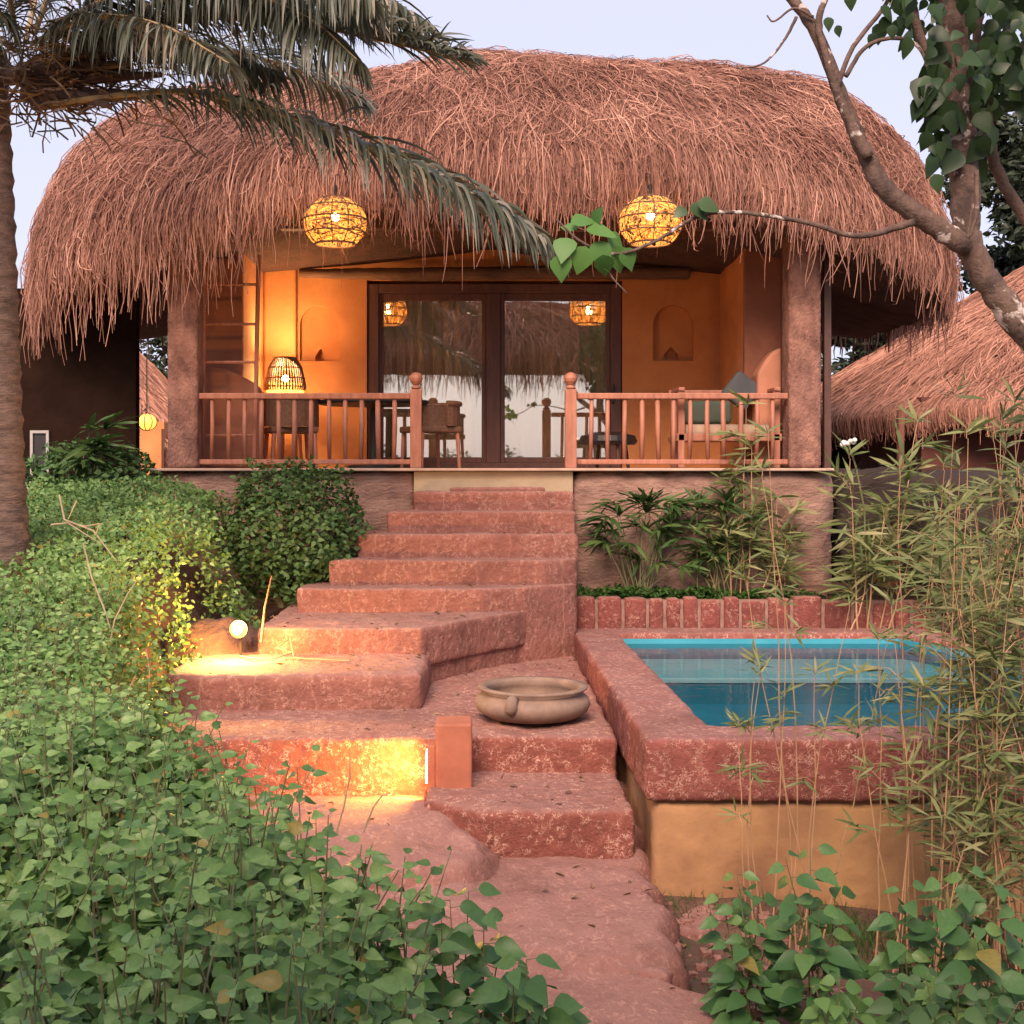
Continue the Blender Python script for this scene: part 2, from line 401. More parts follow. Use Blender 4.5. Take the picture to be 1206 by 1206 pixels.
def ground_z(X, Y):
    xb = np.interp(Y, XB_Y, XB_X)
    path = np.interp(Y, [-40, -2, 1, 3.5, 5, 6, 7.4, 8.2, 9, 13, 60], [1.7, 1.65, 1.75, 2.3, 2.62, 2.66, 2.46, 2.4, 2.2, 1.7, 1.3])
    left = np.interp(Y, [-40, 0, 3, 6, 8, 10, 12, 14, 60], [1.7, 1.75, 2.1, 1.95, 1.75, 1.15, .85, .75, .9])
    right = np.interp(Y, [-40, 0, 3, 6, 7.3, 9, 12, 12.4, 12.7, 14, 60], [1.7, 1.75, 2.4, 2.66, 2.62, 2.1, 1.7, 1.62, 1.22, 1.2, 1.2])
    f = sstep(xb - X, -.15, .9); h = path*(1-f) + left*f
    g = sstep(X, 1.0, 3.2); h = h*(1-g) + right*g
    inp = sstep(X, 1.0, 1.25)*sstep(4.65-X, 0, .25)*sstep(Y, 7.38, 7.6)*sstep(12.3-Y, 0, .25)
    h = h*(1-inp) + 2.62*inp
    return ZC - h + .03*vnoise(X, Y, .35)
def make_ground():
    def axis(lo, hi, a, b, fine, coarse):
        return np.concatenate([np.arange(lo, a, coarse), np.arange(a, b, fine), np.arange(b, hi+1, coarse)])
    xs = axis(-300, 300, -8, 8, .14, 6); ys = axis(-300, 300, -2, 20, .14, 6)
    X, Y = np.meshgrid(xs, ys); Z = ground_z(X, Y)
    nx, ny = len(xs), len(ys); i = np.arange(nx*ny).reshape(ny, nx)
    q = np.stack([i[:-1,:-1], i[:-1,1:], i[1:,1:], i[1:,:-1]], -1).reshape(-1, 4)
    me = mesh_np('ground', np.stack([X,Y,Z], -1).reshape(-1,3), [q])
    o = link('ground', me, M['ground'], smooth=True); tag(o, 'red earth ground under the garden', 'ground', kind='structure')
make_ground()
# laterite path: a thick irregular sheet
def path_h(X, Y):
    h = np.interp(Y, [4.8, 5.6, 6.1, 6.5, 7.0, 7.4, 7.9, 8.3, 9.0], [2.70, 2.60, 2.50, 2.40, 2.33, 2.30, 2.22, 2.17, 2.1])
    # rounded hump to the left of the lower step
    f = sstep(-X, -.15, .25); hump = np.interp(Y, [4.8, 6.4, 6.9, 7.4, 7.75, 8.3, 9], [2.68, 2.44, 2.28, 2.10, 2.06, 2.16, 2.1])
    h = h*(1-f) + hump*f
    return ZC - h + .022*vnoise(X, Y, .22, 2) + .012*vnoise(X, Y, .09, 5)
def make_path():
    edge_y = [4.8, 5.3, 5.85, 6.05, 6.2, 6.45, 6.8, 7.1, 7.5, 9.0]
    edge_x = [1.15, 1.25, 1.42, 1.30, .98, 1.02, 1.02, .98, 1.00, 1.00]
    ys = np.arange(4.8, 8.9, .045); n = 90; V = []
    for y in ys:
        xr = np.interp(y, edge_y, edge_x) + .03*math.sin(y*17) + .02*math.sin(y*41); xl = -2.9
        xs = np.linspace(xl, xr, n)
        z = path_h(xs, np.full(n, y))
        # second slab below the ledge on the near right
        t = sstep(np.array(xs), xr-.10, xr); z = z - t*t*.10
        # ledge crack
        yc = 6.12 + .22*np.sin(xs*2.1+.6) + .05*np.sin(xs*9)
        z = z + .05*sstep(np.full(n, y) - yc, -.02, .03) - .03
        # low fracture lines
        for (a, b_, c_) in ((.35, 7.0, .25), (-.2, 6.55, .5)):
            dd = np.abs(y - (b_ + a*(xs-.3) + .05*np.sin(xs*7+c_)))
            z = z - .018*np.exp(-(dd/.02)**2)
        V.append(np.stack([xs, np.full(n, y), z], -1))
    V = np.array(V); ny = len(ys)
    i = np.arange(n*ny).reshape(ny, n)
    q = np.stack([i[:-1,:-1], i[:-1,1:], i[1:,1:], i[1:,:-1]], -1).reshape(-1, 4)
    low = V.copy(); low[..., 2] -= .45
    V2 = np.concatenate([V.reshape(-1,3), low.reshape(-1,3)]); off = n*ny
    sides = []
    for a in (i[0,:], i[-1,:][::-1], i[:,-1], i[:,0][::-1]):
        sides.append(np.stack([a[:-1], a[:-1]+off, a[1:]+off, a[1:]], -1))
    me = mesh_np('path', V2, [np.concatenate([q]+sides)])
    o = link('path', me, M['path'], smooth=True); tag(o, 'worn pink laterite rock path leading to the steps', 'path', kind='structure')
make_path()

# ------------------------------------------------------------------ staircase
st = thing('stone_staircase', 'weathered red laterite staircase fanning down from the veranda to the path', 'staircase', (0, 11, H(1.8)))
def step(poly, h0, h1, mat='step', amt=.030, bev=.022, vox=.022):
    o = MB().prism(poly, H(h1), H(h0)).build('step', M[mat], st)
    return rough(o, vox, amt, .30, .024 if mat == 'cut' else .016, .05, bev)
# (polygon in plan, height of tread, bottom)
step([(-.30,12.84),(.66,12.84),(.66,13.02),(-.30,13.02)], .205, .30, bev=.012, amt=.012, vox=.02)
step([(-.66,12.66),(.93,12.66),(.93,13.0),(-.66,13.0)], .245, .50)
step([(-.90,12.36),(.93,12.36),(.93,13.0),(-.90,13.0)], .430, .72)
step([(-1.16,12.06),(.93,12.06),(.93,12.9),(-1.16,12.9)], .640, .95)
step([(-1.40,11.76),(.60,11.76),(.92,11.98),(.92,12.8),(-1.40,12.8)], .860, 1.95)
step([(-1.64,11.40),(.02,11.40),(.42,11.55),(.905,11.93),(.905,12.7),(-1.64,12.7)], 1.09, 1.95)
step([(-1.80,10.27),(-.46,10.27),(.03,11.05),(.50,11.65),(.88,12.24),(.88,12.6),(-1.8,12.6)], 1.30, 1.62)
step([(-2.32,9.35),(-2.25,9.22),(-.42,9.30),(-.40,10.45),(.04,11.12),(.58,11.80),(.89,12.30),(.89,12.5),(-2.35,12.5)], 1.505, 1.95, bev=.07)
step([(-2.35,8.34),(-.30,8.27),(-.05,8.36),(.90,8.33),(.90,12.45),(-2.35,12.45)], 1.765, 2.35, mat='cut', amt=.04, bev=.035)
step([(-.34,7.66),(.00,7.40),(.90,7.41),(.90,8.6),(-.34,8.6)], 2.00, 2.6, mat='cut', amt=.035, bev=.04)

hb = MB().ball((-.42, 7.32, H(2.40)), .50, 16, .62); hb.v = [(-.42+(x+.42)*1.25, y, z) for x, y, z in hb.v]
hb = rough(hb.build('rounded_boulder', M['path']), .03, .12, .35, .03, .09, 0)
tag(hb, 'rounded pink laterite boulder between the hedge and the lowest cut step', 'boulder')
def slab(label, pxs, h, th=.16):
    poly = []
    for a, b in pxs:
        Y = FP*h/(b-PY); poly.append(((a-PX)/FP*Y, Y))
    if sum(poly[i][0]*poly[(i+1)%len(poly)][1]-poly[(i+1)%len(poly)][0]*poly[i][1] for i in range(len(poly))) < 0: poly = poly[::-1]
    o = rough(MB().prism(poly, H(h+th), H(h)).build('flat_rock', M['path']), .022, .07, .22, .025, .07, .05)
    tag(o, label, 'rock', 'flat rocks of the path')
slab('large flat rock on the path just below the lowest cut step', [(600,1130),(560,1080),(600,1050),(690,1045),(770,1075),(806,1112),(790,1150),(700,1140)], 2.475)
slab('flat rock at the bottom edge of the photo where the path leaves it', [(700,1215),(680,1190),(740,1172),(830,1168),(880,1185),(905,1215),(880,1260),(720,1260)], 2.60)
slab('small flat rock tucked against the foot of the ochre pool wall', [(775,1062),(800,1052),(852,1056),(858,1078),(830,1100),(790,1090)], 2.50, .12)
# ------------------------------------------------------------------ pool
pool = thing('plunge_pool', 'raised plunge pool with red laterite coping and ochre wall beside the stairs', 'pool', (2.8, 10, H(2.45)))
out_ = [(.95,7.30),(4.75,7.30),(4.75,11.3),(4.25,12.38),(.885,12.38)]
inn_ = [(1.39,7.72),(4.30,7.72),(4.30,11.1),(3.95,11.98),(1.30,11.98)]
rough(MB().ring(out_, inn_, H(1.925), H(1.56)).build('coping', M['rim'], pool), .03, .022, .2, .008, .05, .03)
wo = [(1.0,7.345),(4.7,7.345),(4.7,11.28),(4.2,12.33),(.93,12.33)]
wi = [(1.42,7.75),(4.27,7.75),(4.27,11.07),(3.92,11.95),(1.33,11.95)]
rough(MB().ring(wo, wi, H(2.75), H(1.92)).build('wall', M['ochre'], pool), .035, .05, .45, .012, .08, .04)
m = MB(); zi0, zi1 = H(2.35), H(1.615)
bi = [(1.41,7.74),(4.28,7.74),(4.28,11.08),(3.93,11.96),(1.32,11.96)]
bo = [(1.35,7.68),(4.34,7.68),(4.34,11.1),(3.97,12.02),(1.26,12.02)]
MB().ring(bo, bi, zi0, zi1).build('basin_liner', M['blue'], pool)
MB().prism(bi, zi0-.05, zi0).build('basin_floor', M['blue'], pool)
def pool_step(y0, y1, h, mat):
    MB().box(1.36, 4.24, y0, y1, zi0+.002, H(h)).build('underwater_step', M['blue'], pool)
    if mat == 'turq': MB().box(1.365, 4.235, y0+.002, y1, H(h)+.001, H(h)+.005).build('step_tread', M['turq'], pool)
    if mat == 'turq': MB().box(1.37, 4.22, y0-.012, y0+.07, H(h)-.02, H(h)+.008).build('reflection_band', M['reflband'], pool)  # pale strip paints a bright water reflection band along the step edge
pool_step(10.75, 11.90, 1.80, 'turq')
pool_step(9.85, 10.75, 2.0, 'blue')
pool_step(9.30, 9.85, 2.16, 'blue')
w = MB().prism([(1.395,7.725),(4.295,7.725),(4.295,11.10),(3.945,11.975),(1.305,11.975)], H(1.70), H(1.66)).build('water', M['water'])
# a sheet only: keep the top face so light passes once
me = w.data; bm = bmesh.new(); bm.from_mesh(me)
bmesh.ops.delete(bm, geom=[f for f in bm.faces if f.normal.z < .5], context='FACES'); bm.to_mesh(me); bm.free()
tag(w, 'clear blue water filling the plunge pool', 'water', kind='structure')

# ------------------------------------------------------------------ planter
pl = thing('garden_planter', 'narrow planting bed edged with upright red laterite blocks behind the pool', 'planter', (2.6, 12.6, H(1.56)))
x = .93; m = MB(); k = 0
while x < 4.35:
    wd = random.uniform(.16, .31); zt = 1.285 + random.uniform(-.02, .02) + (.03 if x > 3.2 else 0)
    o = MB().box(x+.015, x+wd-.015, 12.405, 12.56, H(1.62), H(zt)).build('edging_block', M['brick'], pl)
    rough(o, .02, .02, .12, 0, 0, .02); x += wd; k += 1
MB().box(.93, x, 12.43, 12.54, H(1.62), H(1.30)).build('mortar', M['mortar'], pl)
MB().box(.93, 4.6, 12.54, 13.05, H(1.7), H(1.36)).build('soil', M['soil'], pl)

# ------------------------------------------------------------------ hut
FL = H(.012)
hut = thing('thatched_hut', 'orange thatched hut with a railed veranda at the top of the red steps', 'hut', (0, 15, H(1.5)))
# plinth
def rounded_plinth(x0, x1, y0, y1, rr, right=True):
    pts = [(x0, y0)]
    if right:
        for k in range(7):
            a = -math.pi/2 + k/6*math.pi/2
            pts.append((x1-rr+rr*math.cos(a), y0+rr+rr*math.sin(a)))
    else: pts.append((x1, y0))
    return pts + [(x1, y1), (x0, y1)]
o = MB().prism(rounded_plinth(.955, 3.66, 13.0, 17.8, .28), H(1.75), H(.045)).build('plinth', M['plinth'], hut)
rough(o, .04, .09, .30, .02, .07, .09)
o = MB().box(-3.4, -.675, 13.0, 17.8, H(1.75), H(.045)).build('plinth', M['plinth'], hut)
rough(o, .04, .08, .30, .02, .07, .04)
MB().box(-.672, .952, 12.985, 13.6, H(.6), H(.045)).build('threshold_panel', M['beige'], hut, bevel=.01)
MB().box(-3.36, 3.60, 12.90, 15.42, H(.042), FL).build('floor_slab', M['slab'], hut, bevel=.012)

def boolcut(o, cutters):
    for c in cutters:
        md = o.modifiers.new('b', 'BOOLEAN'); md.object = c; md.operation = 'DIFFERENCE'; md.solver = 'EXACT'
    bpy.context.view_layer.update()
    dg = bpy.context.evaluated_depsgraph_get()
    me = bpy.data.meshes.new_from_object(o.evaluated_get(dg))
    o.modifiers.clear(); o.data = me
    for c in cutters: bpy.data.objects.remove(c)
def arch(cx, w, z0, z1, y0, y1):
    pts = [(cx-w/2, z0), (cx+w/2, z0)]; r = w/2
    for k in range(13):
        a = math.pi*k/12; pts.append((cx+r*math.cos(a), z1-r+r*math.sin(a)))
    n = len(pts); m = MB()
    m.add([(x,y0,z) for x,z in pts]+[(x,y1,z) for x,z in pts], [tuple(range(n)), tuple(range(n,2*n))[::-1]]+[(i,i+n,(i+1)%n+n,(i+1)%n) for i in range(n)])
    return m.build('cut', None)
YB = 15.3
def zB(py, Y=YB): return ZC-(py-PY)/FP*Y
def xB(px, Y=YB): return (px-PX)/FP*Y
wall = MB().box(-3.1, 3.4, YB, YB+.35, FL-.04, ZC+2.75).build('back_wall', M['orange'], hut)
cut = [MB().box(xB(432), xB(733), YB-.2, YB+.6, FL-.2, zB(330)).build('cut', None),
       arch(xB(376), xB(399)-xB(353), zB(425), zB(360), YB-.1, YB+.09),
       arch(xB(793), xB(817)-xB(769), zB(425), zB(359), YB-.1, YB+.12)]
for cx, cy in ((376, 420), (792, 417)):
    w_ = .058 if cx < 500 else .085
    x0, z0 = xB(cx), zB(cy)
    n = 6; pts = [(x0-w_, z0-.05),(x0+w_, z0-.05),(x0+w_, z0+.01),(x0+.02, z0+.075),(x0, z0+.10),(x0-.02, z0+.075),(x0-w_, z0+.01)]
    n = len(pts)
    cut.append(MB().add([(a,YB-.1,b) for a,b in pts]+[(a,YB+.22,b) for a,b in pts], [tuple(range(n)), tuple(range(n,2*n))[::-1]]+[(i,i+n,(i+1)%n+n,(i+1)%n) for i in range(n)]).build('cut', None))
boolcut(wall, cut)
bv = wall.modifiers.new('bev', 'BEVEL'); bv.width = .012; bv.segments = 2; bv.limit_method = 'ANGLE'
# side walls of the recess and the front piers
MB().box(-2.95, -2.585, 13.93, YB, FL-.04, ZC+2.7).build('side_wall', M['orange'], hut)
MB().box(2.885, 3.25, 13.93, YB, FL-.04, ZC+2.7).build('side_wall', M['orange'], hut)
MB().box(-3.02, -2.58, 13.86, 13.93, FL-.04, ZC+2.7).build('pier', M['brownwall'], hut, bevel=.01)
MB().box(2.88, 3.28, 13.86, 13.93, FL-.04, ZC+2.7).build('pier', M['brownwall'], hut, bevel=.01)
# small corner pilaster on the left part of the back wall
MB().box(xB(312), xB(350), YB-.10, YB, FL, ZC+2.6).build('pilaster', M['orange'], hut, bevel=.03)
MB().box(xB(851), xB(867), YB-.10, YB, FL, ZC+2.6).build('pilaster', M['orange'], hut, bevel=.03)
# outer body behind
MB().box(-3.1, -2.95, 14.0, 17.8, H(1.5), ZC+2.6).build('outer_wall', M['brownwall'], hut)
MB().box(3.25, 3.4, 14.0, 17.8, H(1.5), ZC+2.6).build('outer_wall', M['brownwall'], hut)
MB().box(-2.95, 3.25, 17.6, 17.8, H(1.5), ZC+2.6).build('outer_wall', M['brownwall'], hut)
MB().box(-2.94, 3.24, YB+.36, 17.6, FL-.06, FL-.01).build('room_floor', M['slab'], hut)
MB().box(-3.2, 3.5, 12.95, 17.7, ZC+2.75, ZC+2.80).build('ceiling', M['darkwood'], hut)
# beams
b_ = MB()
pts = [P(352,322,15.15), P(500,323,15.15), P(650,321,15.15), P(812,322,15.15)]
b_.tube(pts, [.055,.085,.085,.075], 10)
rough(b_.build('lintel_beam', M['beam'], hut), .02, .02, .12, bevel=0)
MB().box(-3.0, 3.3, 13.15, 13.3, ZC+2.46, ZC+2.64).build('eave_beam', M['darkwood'], hut, bevel=.01)
for px in (260, 340, 430, 520, 610, 700, 790, 880):
    xx = xB(px, 13.5); MB().tube([(xx, 12.7, ZC+2.50), (xx, YB, ZC+2.72)], .045, 8).build('rafter', M['darkwood'], hut)
# posts
for x0, x1 in ((197, 233), (929, 967)):
    a, b = xB(x0, 12.98), xB(x1, 12.98)
    o = MB().box(a, b, 12.96, 12.96+(b-a), FL, ZC+2.7).build('veranda_post', M['post'], hut)
    rough(o, .018, .012, .2, .012, .035, .035)
MB().box(xB(971,13.2), xB(979,13.2), 13.2, 13.28, FL, ZC+2.6).build('drain_pole', M['darkwood'], hut)
MB().box(xB(921,13.3), xB(928,13.3), 13.28, 13.36, FL, ZC+2.6).build('drain_pole', M['darkwood'], hut)

# door
dx0, dx1, dz1 = xB(436), xB(729), zB(334)
frame = MB(); yf0, yf1 = YB+.02, YB+.14
t = .10
frame.box(dx0-.03, dx0+t, yf0, yf1, FL, dz1); frame.box(dx1-t, dx1+.03, yf0, yf1, FL, dz1)
frame.box(dx0+t, dx1-t, yf0, yf1, dz1-.11, dz1); frame.box(dx0+t, dx1-t, yf0, yf1, FL, FL+.06)
mid = xB(581); frame.box(mid-.085, mid+.085, yf0-.005, yf1, FL+.06, dz1-.11)
door = frame.build('sliding_door', M['frame'], hut, bevel=.008)
for a, b in ((dx0+t, mid-.085), (mid+.085, dx1-t)):
    s = MB(); w_ = .055
    s.box(a, a+w_, yf0+.03, yf1-.02, FL+.06, dz1-.11); s.box(b-w_, b, yf0+.03, yf1-.02, FL+.06, dz1-.11)
    s.box(a+w_, b-w_, yf0+.03, yf1-.02, dz1-.11-.09, dz1-.11); s.box(a+w_, b-w_, yf0+.03, yf1-.02, FL+.06, FL+.13)
    s.build('sash', M['frame'], door, bevel=.006)
    MB().box(a+w_-.01, b-w_+.01, yf0+.055, yf0+.063, FL+.12, dz1-.19).build('pane', M['glass'], door)
MB().box(xB(722)-.015, xB(722)+.015, yf0-.06, yf0+.03, FL+.78, FL+1.0).build('handle', M['black'], door, bevel=.01)

# curtains behind the glass
def curtain(name, x0, x1, label, amp=.045, gap=None):
    N = 240; nz = 14; V = []
    for j in range(nz+1):
        z = FL+.02 + (dz1-.1-FL)*j/nz
        for i in range(N+1):
            u = i/N; x = x0+(x1-x0)*u
            ph = 2*math.pi*u*(x1-x0)/.15
            y = YB+.25 + amp*math.sin(ph+.6*math.sin(ph*.31)+.3*math.sin(j*.5)) + .02*math.sin(ph*.37+j*.2)
            V.append((x + .012*math.sin(ph*1.3+j*.3), y, z))
    i = np.arange((N+1)*(nz+1)).reshape(nz+1, N+1)
    q = np.stack([i[:-1,:-1], i[:-1,1:], i[1:,1:], i[1:,:-1]], -1).reshape(-1, 4)
    o = link(name, mesh_np(name, np.array(V), [q]), M['curtain'], smooth=True)
    s = o.modifiers.new('t', 'SOLIDIFY'); s.thickness = .004
    return tag(o, label, 'curtain', 'curtains behind the sliding door')
curtain('curtain', dx0+.05, mid-.02, 'taupe pleated curtain behind the left door pane')
curtain('curtain', mid+.02, dx1-.05, 'taupe pleated curtain behind the right door pane')

# railings
YR = 13.05
def railing(x0, x1, cols, newel_px):
    rl = MB()
    z1 = zB(463, YR); z0 = zB(470, YR)
    rl.box(xB(x0,YR), xB(x1,YR), YR-.035, YR+.045, z0, z1)
    rl.box(xB(x0,YR), xB(x1,YR), YR-.02, YR+.03, zB(547,YR), zB(541,YR))
    r = rl.build('railing', M['wood'], hut, bevel=.01)
    for c in cols:
        xx = xB(c, YR) + random.uniform(-.006,.006)
        k = random.uniform(.9, 1.12)
        MB().tube([(xx+random.uniform(-.01,.01),YR+.005,zB(541,YR)),(xx,YR+.005,zB(505,YR)),(xx+random.uniform(-.006,.006),YR+.005,z0)], [.021*k,.025*k,.022*k], 8).build('baluster', M['wood'], r, smooth=True)
    nx = xB(newel_px, YR-.03); n = MB(); w_ = .058
    n.box(nx-w_, nx+w_, YR-.09, YR+.03, FL, zB(459, YR))
    n.lathe([(.03,0),(.05,.012),(.05,.03),(.025,.045),(.04,.055),(.062,.085),(.070,.115),(.062,.145),(.035,.17),(.001,.178)], (nx, YR-.03, zB(459,YR)), 20)
    n.build('newel_post', M['wood'], r, bevel=.006)
railing(233, 484, [250,269,288,308,328,347,367,387,406,426,445,465], 490)
railing(679, 928, [697,716,736,756,775,794,813,833,852,872,892,911], 672)

def rand_unit(n, g): return nrm(g.normal(0, 1, (n, 3)))
# ---- thatch roofs
class Roof:
    def __init__(s, cx, cy, ax, ay, ze, zt, pu=2.6, pv=2.6, q=.7, side_drop=.35, cone=0, pl=None):
        pl = pl or min(pu, pv)
        s.__dict__.update(locals())
    def prof(s, rr, c, n):
        w_ = np.clip((c*c-.25)/.6, 0, 1); w_ = w_*w_*(3-2*w_)
        return np.clip(1 - rr**(s.pv*(1-w_) + s.pu*w_), 1e-6, 1)**s.q
    def S(s, th, r):
        rr = np.minimum(r, 1.0); c = np.cos(th); n = np.sin(th)
        rho = (np.abs(c)**s.pl + np.abs(n)**s.pl)**(-1/s.pl); ux = c*rho; uy = n*rho
        X = s.cx + s.ax*rr*ux; Y = s.cy + s.ay*rr*uy
        lump = .05*vnoise(X*1.2+3, Y*1.1+np.sin(th*5), .55, 1)
        ze = s.ze(X) if callable(s.ze) else s.ze
        ze = ze - s.side_drop*np.clip(np.abs(ux), 0, 1)**4
        zt = s.zt(X) if callable(s.zt) else s.zt
        f = s.prof(rr, c, n)
        if s.cone: f = 1 - rr**s.cone
        Z = ze + (zt-ze)*f + lump
        ex = np.maximum(r-1, 0)
        Z = Z - ex*3.0; X = X - ex*.25*ux*1.0; Y = Y - ex*.25*uy
        return np.stack([X, Y, Z], -1)
def roof_body(R_, name, parent, mat, nt=180, nr=26):
    rs = np.concatenate([np.linspace(.0, .9, nr), np.linspace(.92, 1.0, 8), [1.03]])
    th = np.linspace(0, 2*np.pi, nt, endpoint=False)
    T, Rr = np.meshgrid(th, rs); V = R_.S(T, Rr) 
    V[..., :2] = V[..., :2]*1.0
    # underside, running back up to the rafters
    inner = []
    for fr, dz in ((.93, .02), (.80, .20), (.55, .45), (.0, .5)):
        E = R_.S(th, np.full(nt, 1.03)); c = np.array([R_.cx, R_.cy])
        E2 = E.copy(); E2[:, :2] = c + (E[:, :2]-c)*fr; E2[:, 2] = E[:, 2]*(fr) + (1-fr)*(E[:, 2].mean()) + dz
        inner.append(E2)
    V = np.concatenate([V, np.array(inner)], 0); n = V.shape[0]
    i = np.arange(n*nt).reshape(n, nt); j = np.roll(i, -1, 1)
    q = np.stack([i[:-1], j[:-1], j[1:], i[1:]], -1).reshape(-1, 4)
    return link(name, mesh_np(name, V.reshape(-1,3), [q]), mat, parent, smooth=True)
def strands(R_, N, thr, Lr, w, seed, rmode='mix', sig0=.16, sigt=.95, lift=.05, K=6, hang=.55, curlk=.22):
    g = np.random.default_rng(seed)
    th = g.uniform(thr[0], thr[1], N)
    u = g.random(N)
    r = np.where(u < .30, g.uniform(.05, .7, N)**.8, np.where(u < .62, g.uniform(.6, .95, N), g.uniform(.88, 1.0, N)))
    L = g.uniform(Lr[0], Lr[1], N)
    lowf = vnoise(th*9, r*6, 1.0, 3)
    sig = sig0 + sigt*np.clip((.80-r)/.6, 0, 1)
    phi = g.normal(0, 1, N)*sig + lowf*.14
    st_ = L/(K-1); pts = []; off0 = g.random(N)**2*lift
    curl = g.normal(0, curlk, N)
    clump = vnoise(th*26, th*13, 1.0, 5)*.5 + vnoise(th*71, th*40, 1.0, 8)*.5
    rmax = 1 + hang*(.28 + .30*clump + .22*g.random(N) + .45*g.random(N)**6)/3.0*1.6
    for k in range(K):
        p = R_.S(th, r)
        pr = R_.S(th, r+.004); pt = R_.S(th+.004, r)
        dr = (pr-p)/.004; dt = (pt-p)/.004
        mr = np.linalg.norm(dr, axis=1); mt = np.linalg.norm(dt, axis=1)+.05
        nn = nrm(np.cross(dr, dt)); nn *= np.sign((nn[:, :1]*(p[:, :1]-R_.cx)+nn[:, 1:2]*(p[:, 1:2]-R_.cy)+nn[:, 2:]*.8))+1e-9
        outw = off0*(1+.5*math.sin(k)) + .015 + lift*.9*g.random(N)*(k/(K-1))
        pts.append(p + nn*outw[:, None])
        phi = phi*.90 + curl*.55 + g.normal(0, .16, N)
        damp = np.where(r > .97, .35, 1.0)
        r = np.clip(r + np.cos(phi)*st_/mr, .02, np.maximum(rmax, r*0+1.0))
        th = th + np.sin(phi*damp)*st_/mt*np.where(r < .12, .2, 1)
    C = np.stack(pts, 1)
    t = nrm(C[:, -1]-C[:, 0]+1e-6); rv = nrm(g.normal(0, 1, (N, 3))*.6 + np.cross(t, np.array([0, -1., .3])))
    side = nrm(np.cross(t, np.cross(rv, t)) )
    prof = np.array([.7, 1, 1, .9, .7, .3]) if K == 6 else np.linspace(1, .3, K)
    ww = (g.uniform(.55, 1.25, N)*w)[:, None]*prof[None]
    return ribbon_arrays(C, side, ww)
def top_tangle(R_, N, seed, K=6):
    g = np.random.default_rng(seed); X = g.uniform(-4.2, 4.4, N); Y = g.uniform(13.0, 16.4, N)
    def surf(X, Y):
        u = (X-R_.cx)/R_.ax; v = (Y-R_.cy)/R_.ay
        a_ = np.arctan2(v, u); c_ = np.cos(a_); n_ = np.sin(a_); rho = (np.abs(c_)**R_.pl+np.abs(n_)**R_.pl)**(-1/R_.pl); f = R_.prof(np.minimum(np.hypot(u, v)/rho, 1), c_, n_)
        return R_.ze(X) + (R_.zt(X)-R_.ze(X))*f
    a = g.uniform(0, 6.28, N); L = g.uniform(.25, .7, N); C = np.zeros((N, K, 3)); up = g.random(N)**2*.09+.03; cu = g.normal(0, .35, N)
    for k in range(K):
        C[:, k] = np.stack([X, Y, surf(X, Y)+up+.03*np.sin(k*1.3+a)], -1)
        a = a + cu + g.normal(0, .2, N); X = X + np.cos(a)*L/(K-1); Y = Y + np.sin(a)*L/(K-1)
    return ribbon_arrays(C, nrm(np.cross(nrm(C[:,-1]-C[:,0]), np.tile([0,-.3,1.],(N,1)) + rand_unit(N, g)*.5)), np.full((N, K), .0045))
zt_main = lambda X: np.interp(X, [-5.2, -3.2, -1.2, 0.05, 1.4, 2.4, 3.9, 5.4], [4.02, 4.15, 4.38, 4.62, 4.52, 4.42, 4.24, 3.95]) + ZC
ze_main = lambda X: np.interp(X, [-5.2, -3.5, -2.4, -1.6, 2.6, 3.4, 4.4, 5.4], [2.05, 2.22, 2.50, 2.66, 2.66, 2.50, 2.25, 2.05]) + ZC
RM = Roof(.12, 15.5, 5.02, 3.15, ze_main, zt_main, pu=7.0, pv=2.6, q=.56, side_drop=.30, pl=4.2)
roof = roof_body(RM, 'thatch_roof', hut, M['strawbase'])
A = strands(RM, 100000, (math.pi*.93, math.pi*2.07), (.22, .65), .0042, 1, sig0=.26, hang=.36)
D_ = strands(RM, 30000, (math.pi*.95, math.pi*2.05), (.25, .6), .0042, 4, sig0=.55, sigt=1.8, lift=.09, hang=.4, curlk=.5)
E_ = top_tangle(RM, 9000, 5)
B = strands(RM, 5000, (math.pi*.05, math.pi*.95), (.4, 1.0), .010, 2)
C_ = strands(RM, 5200, (math.pi*.95, math.pi*2.05), (.6, 1.2), .0045, 3, hang=.85, lift=.10)
V, F = join_np([A, B, C_, D_, E_]); link('thatch_straw', mesh_np('thatch_straw', V, F), M['straw'], roof)
# long straggling strands at the left front corner
def straggle(n, th0, th1, seed, rm=(.15,.42), name='loose_straw'):
    g = np.random.default_rng(seed); K = 8
    th = g.uniform(th0, th1, n); base = RM.S(th, np.full(n, .99)); L = g.uniform(*rm, n)*2.2*(.4+g.random(n))
    C = np.zeros((n, K, 3)); x = base.copy(); x[:,1] -= g.uniform(-.05,.1,n); d = g.normal(0, .08, (n, 2))
    for k in range(K):
        C[:, k] = x; d = d*.8 + g.normal(0, .07, (n, 2)); x = x.copy(); x[:, :2] += d*(L/K)[:, None]*1.2; x[:, 2] -= L/K
    return ribbon_arrays(C, nrm(np.stack([np.ones(n), g.normal(0,.5,n), np.zeros(n)], -1)), np.full((n, K), .0055)*np.linspace(1,.5,K))
V, F = join_np([straggle(1100, math.pi*1.02, math.pi*1.36, 5, (.22,.50)), straggle(260, math.pi*1.36, math.pi*1.62, 6, (.08,.26)), straggle(500, math.pi*1.62, math.pi*1.98, 7, (.15,.36))])
link('loose_straw', mesh_np('loose_straw', V, F), M['straw'], roof)

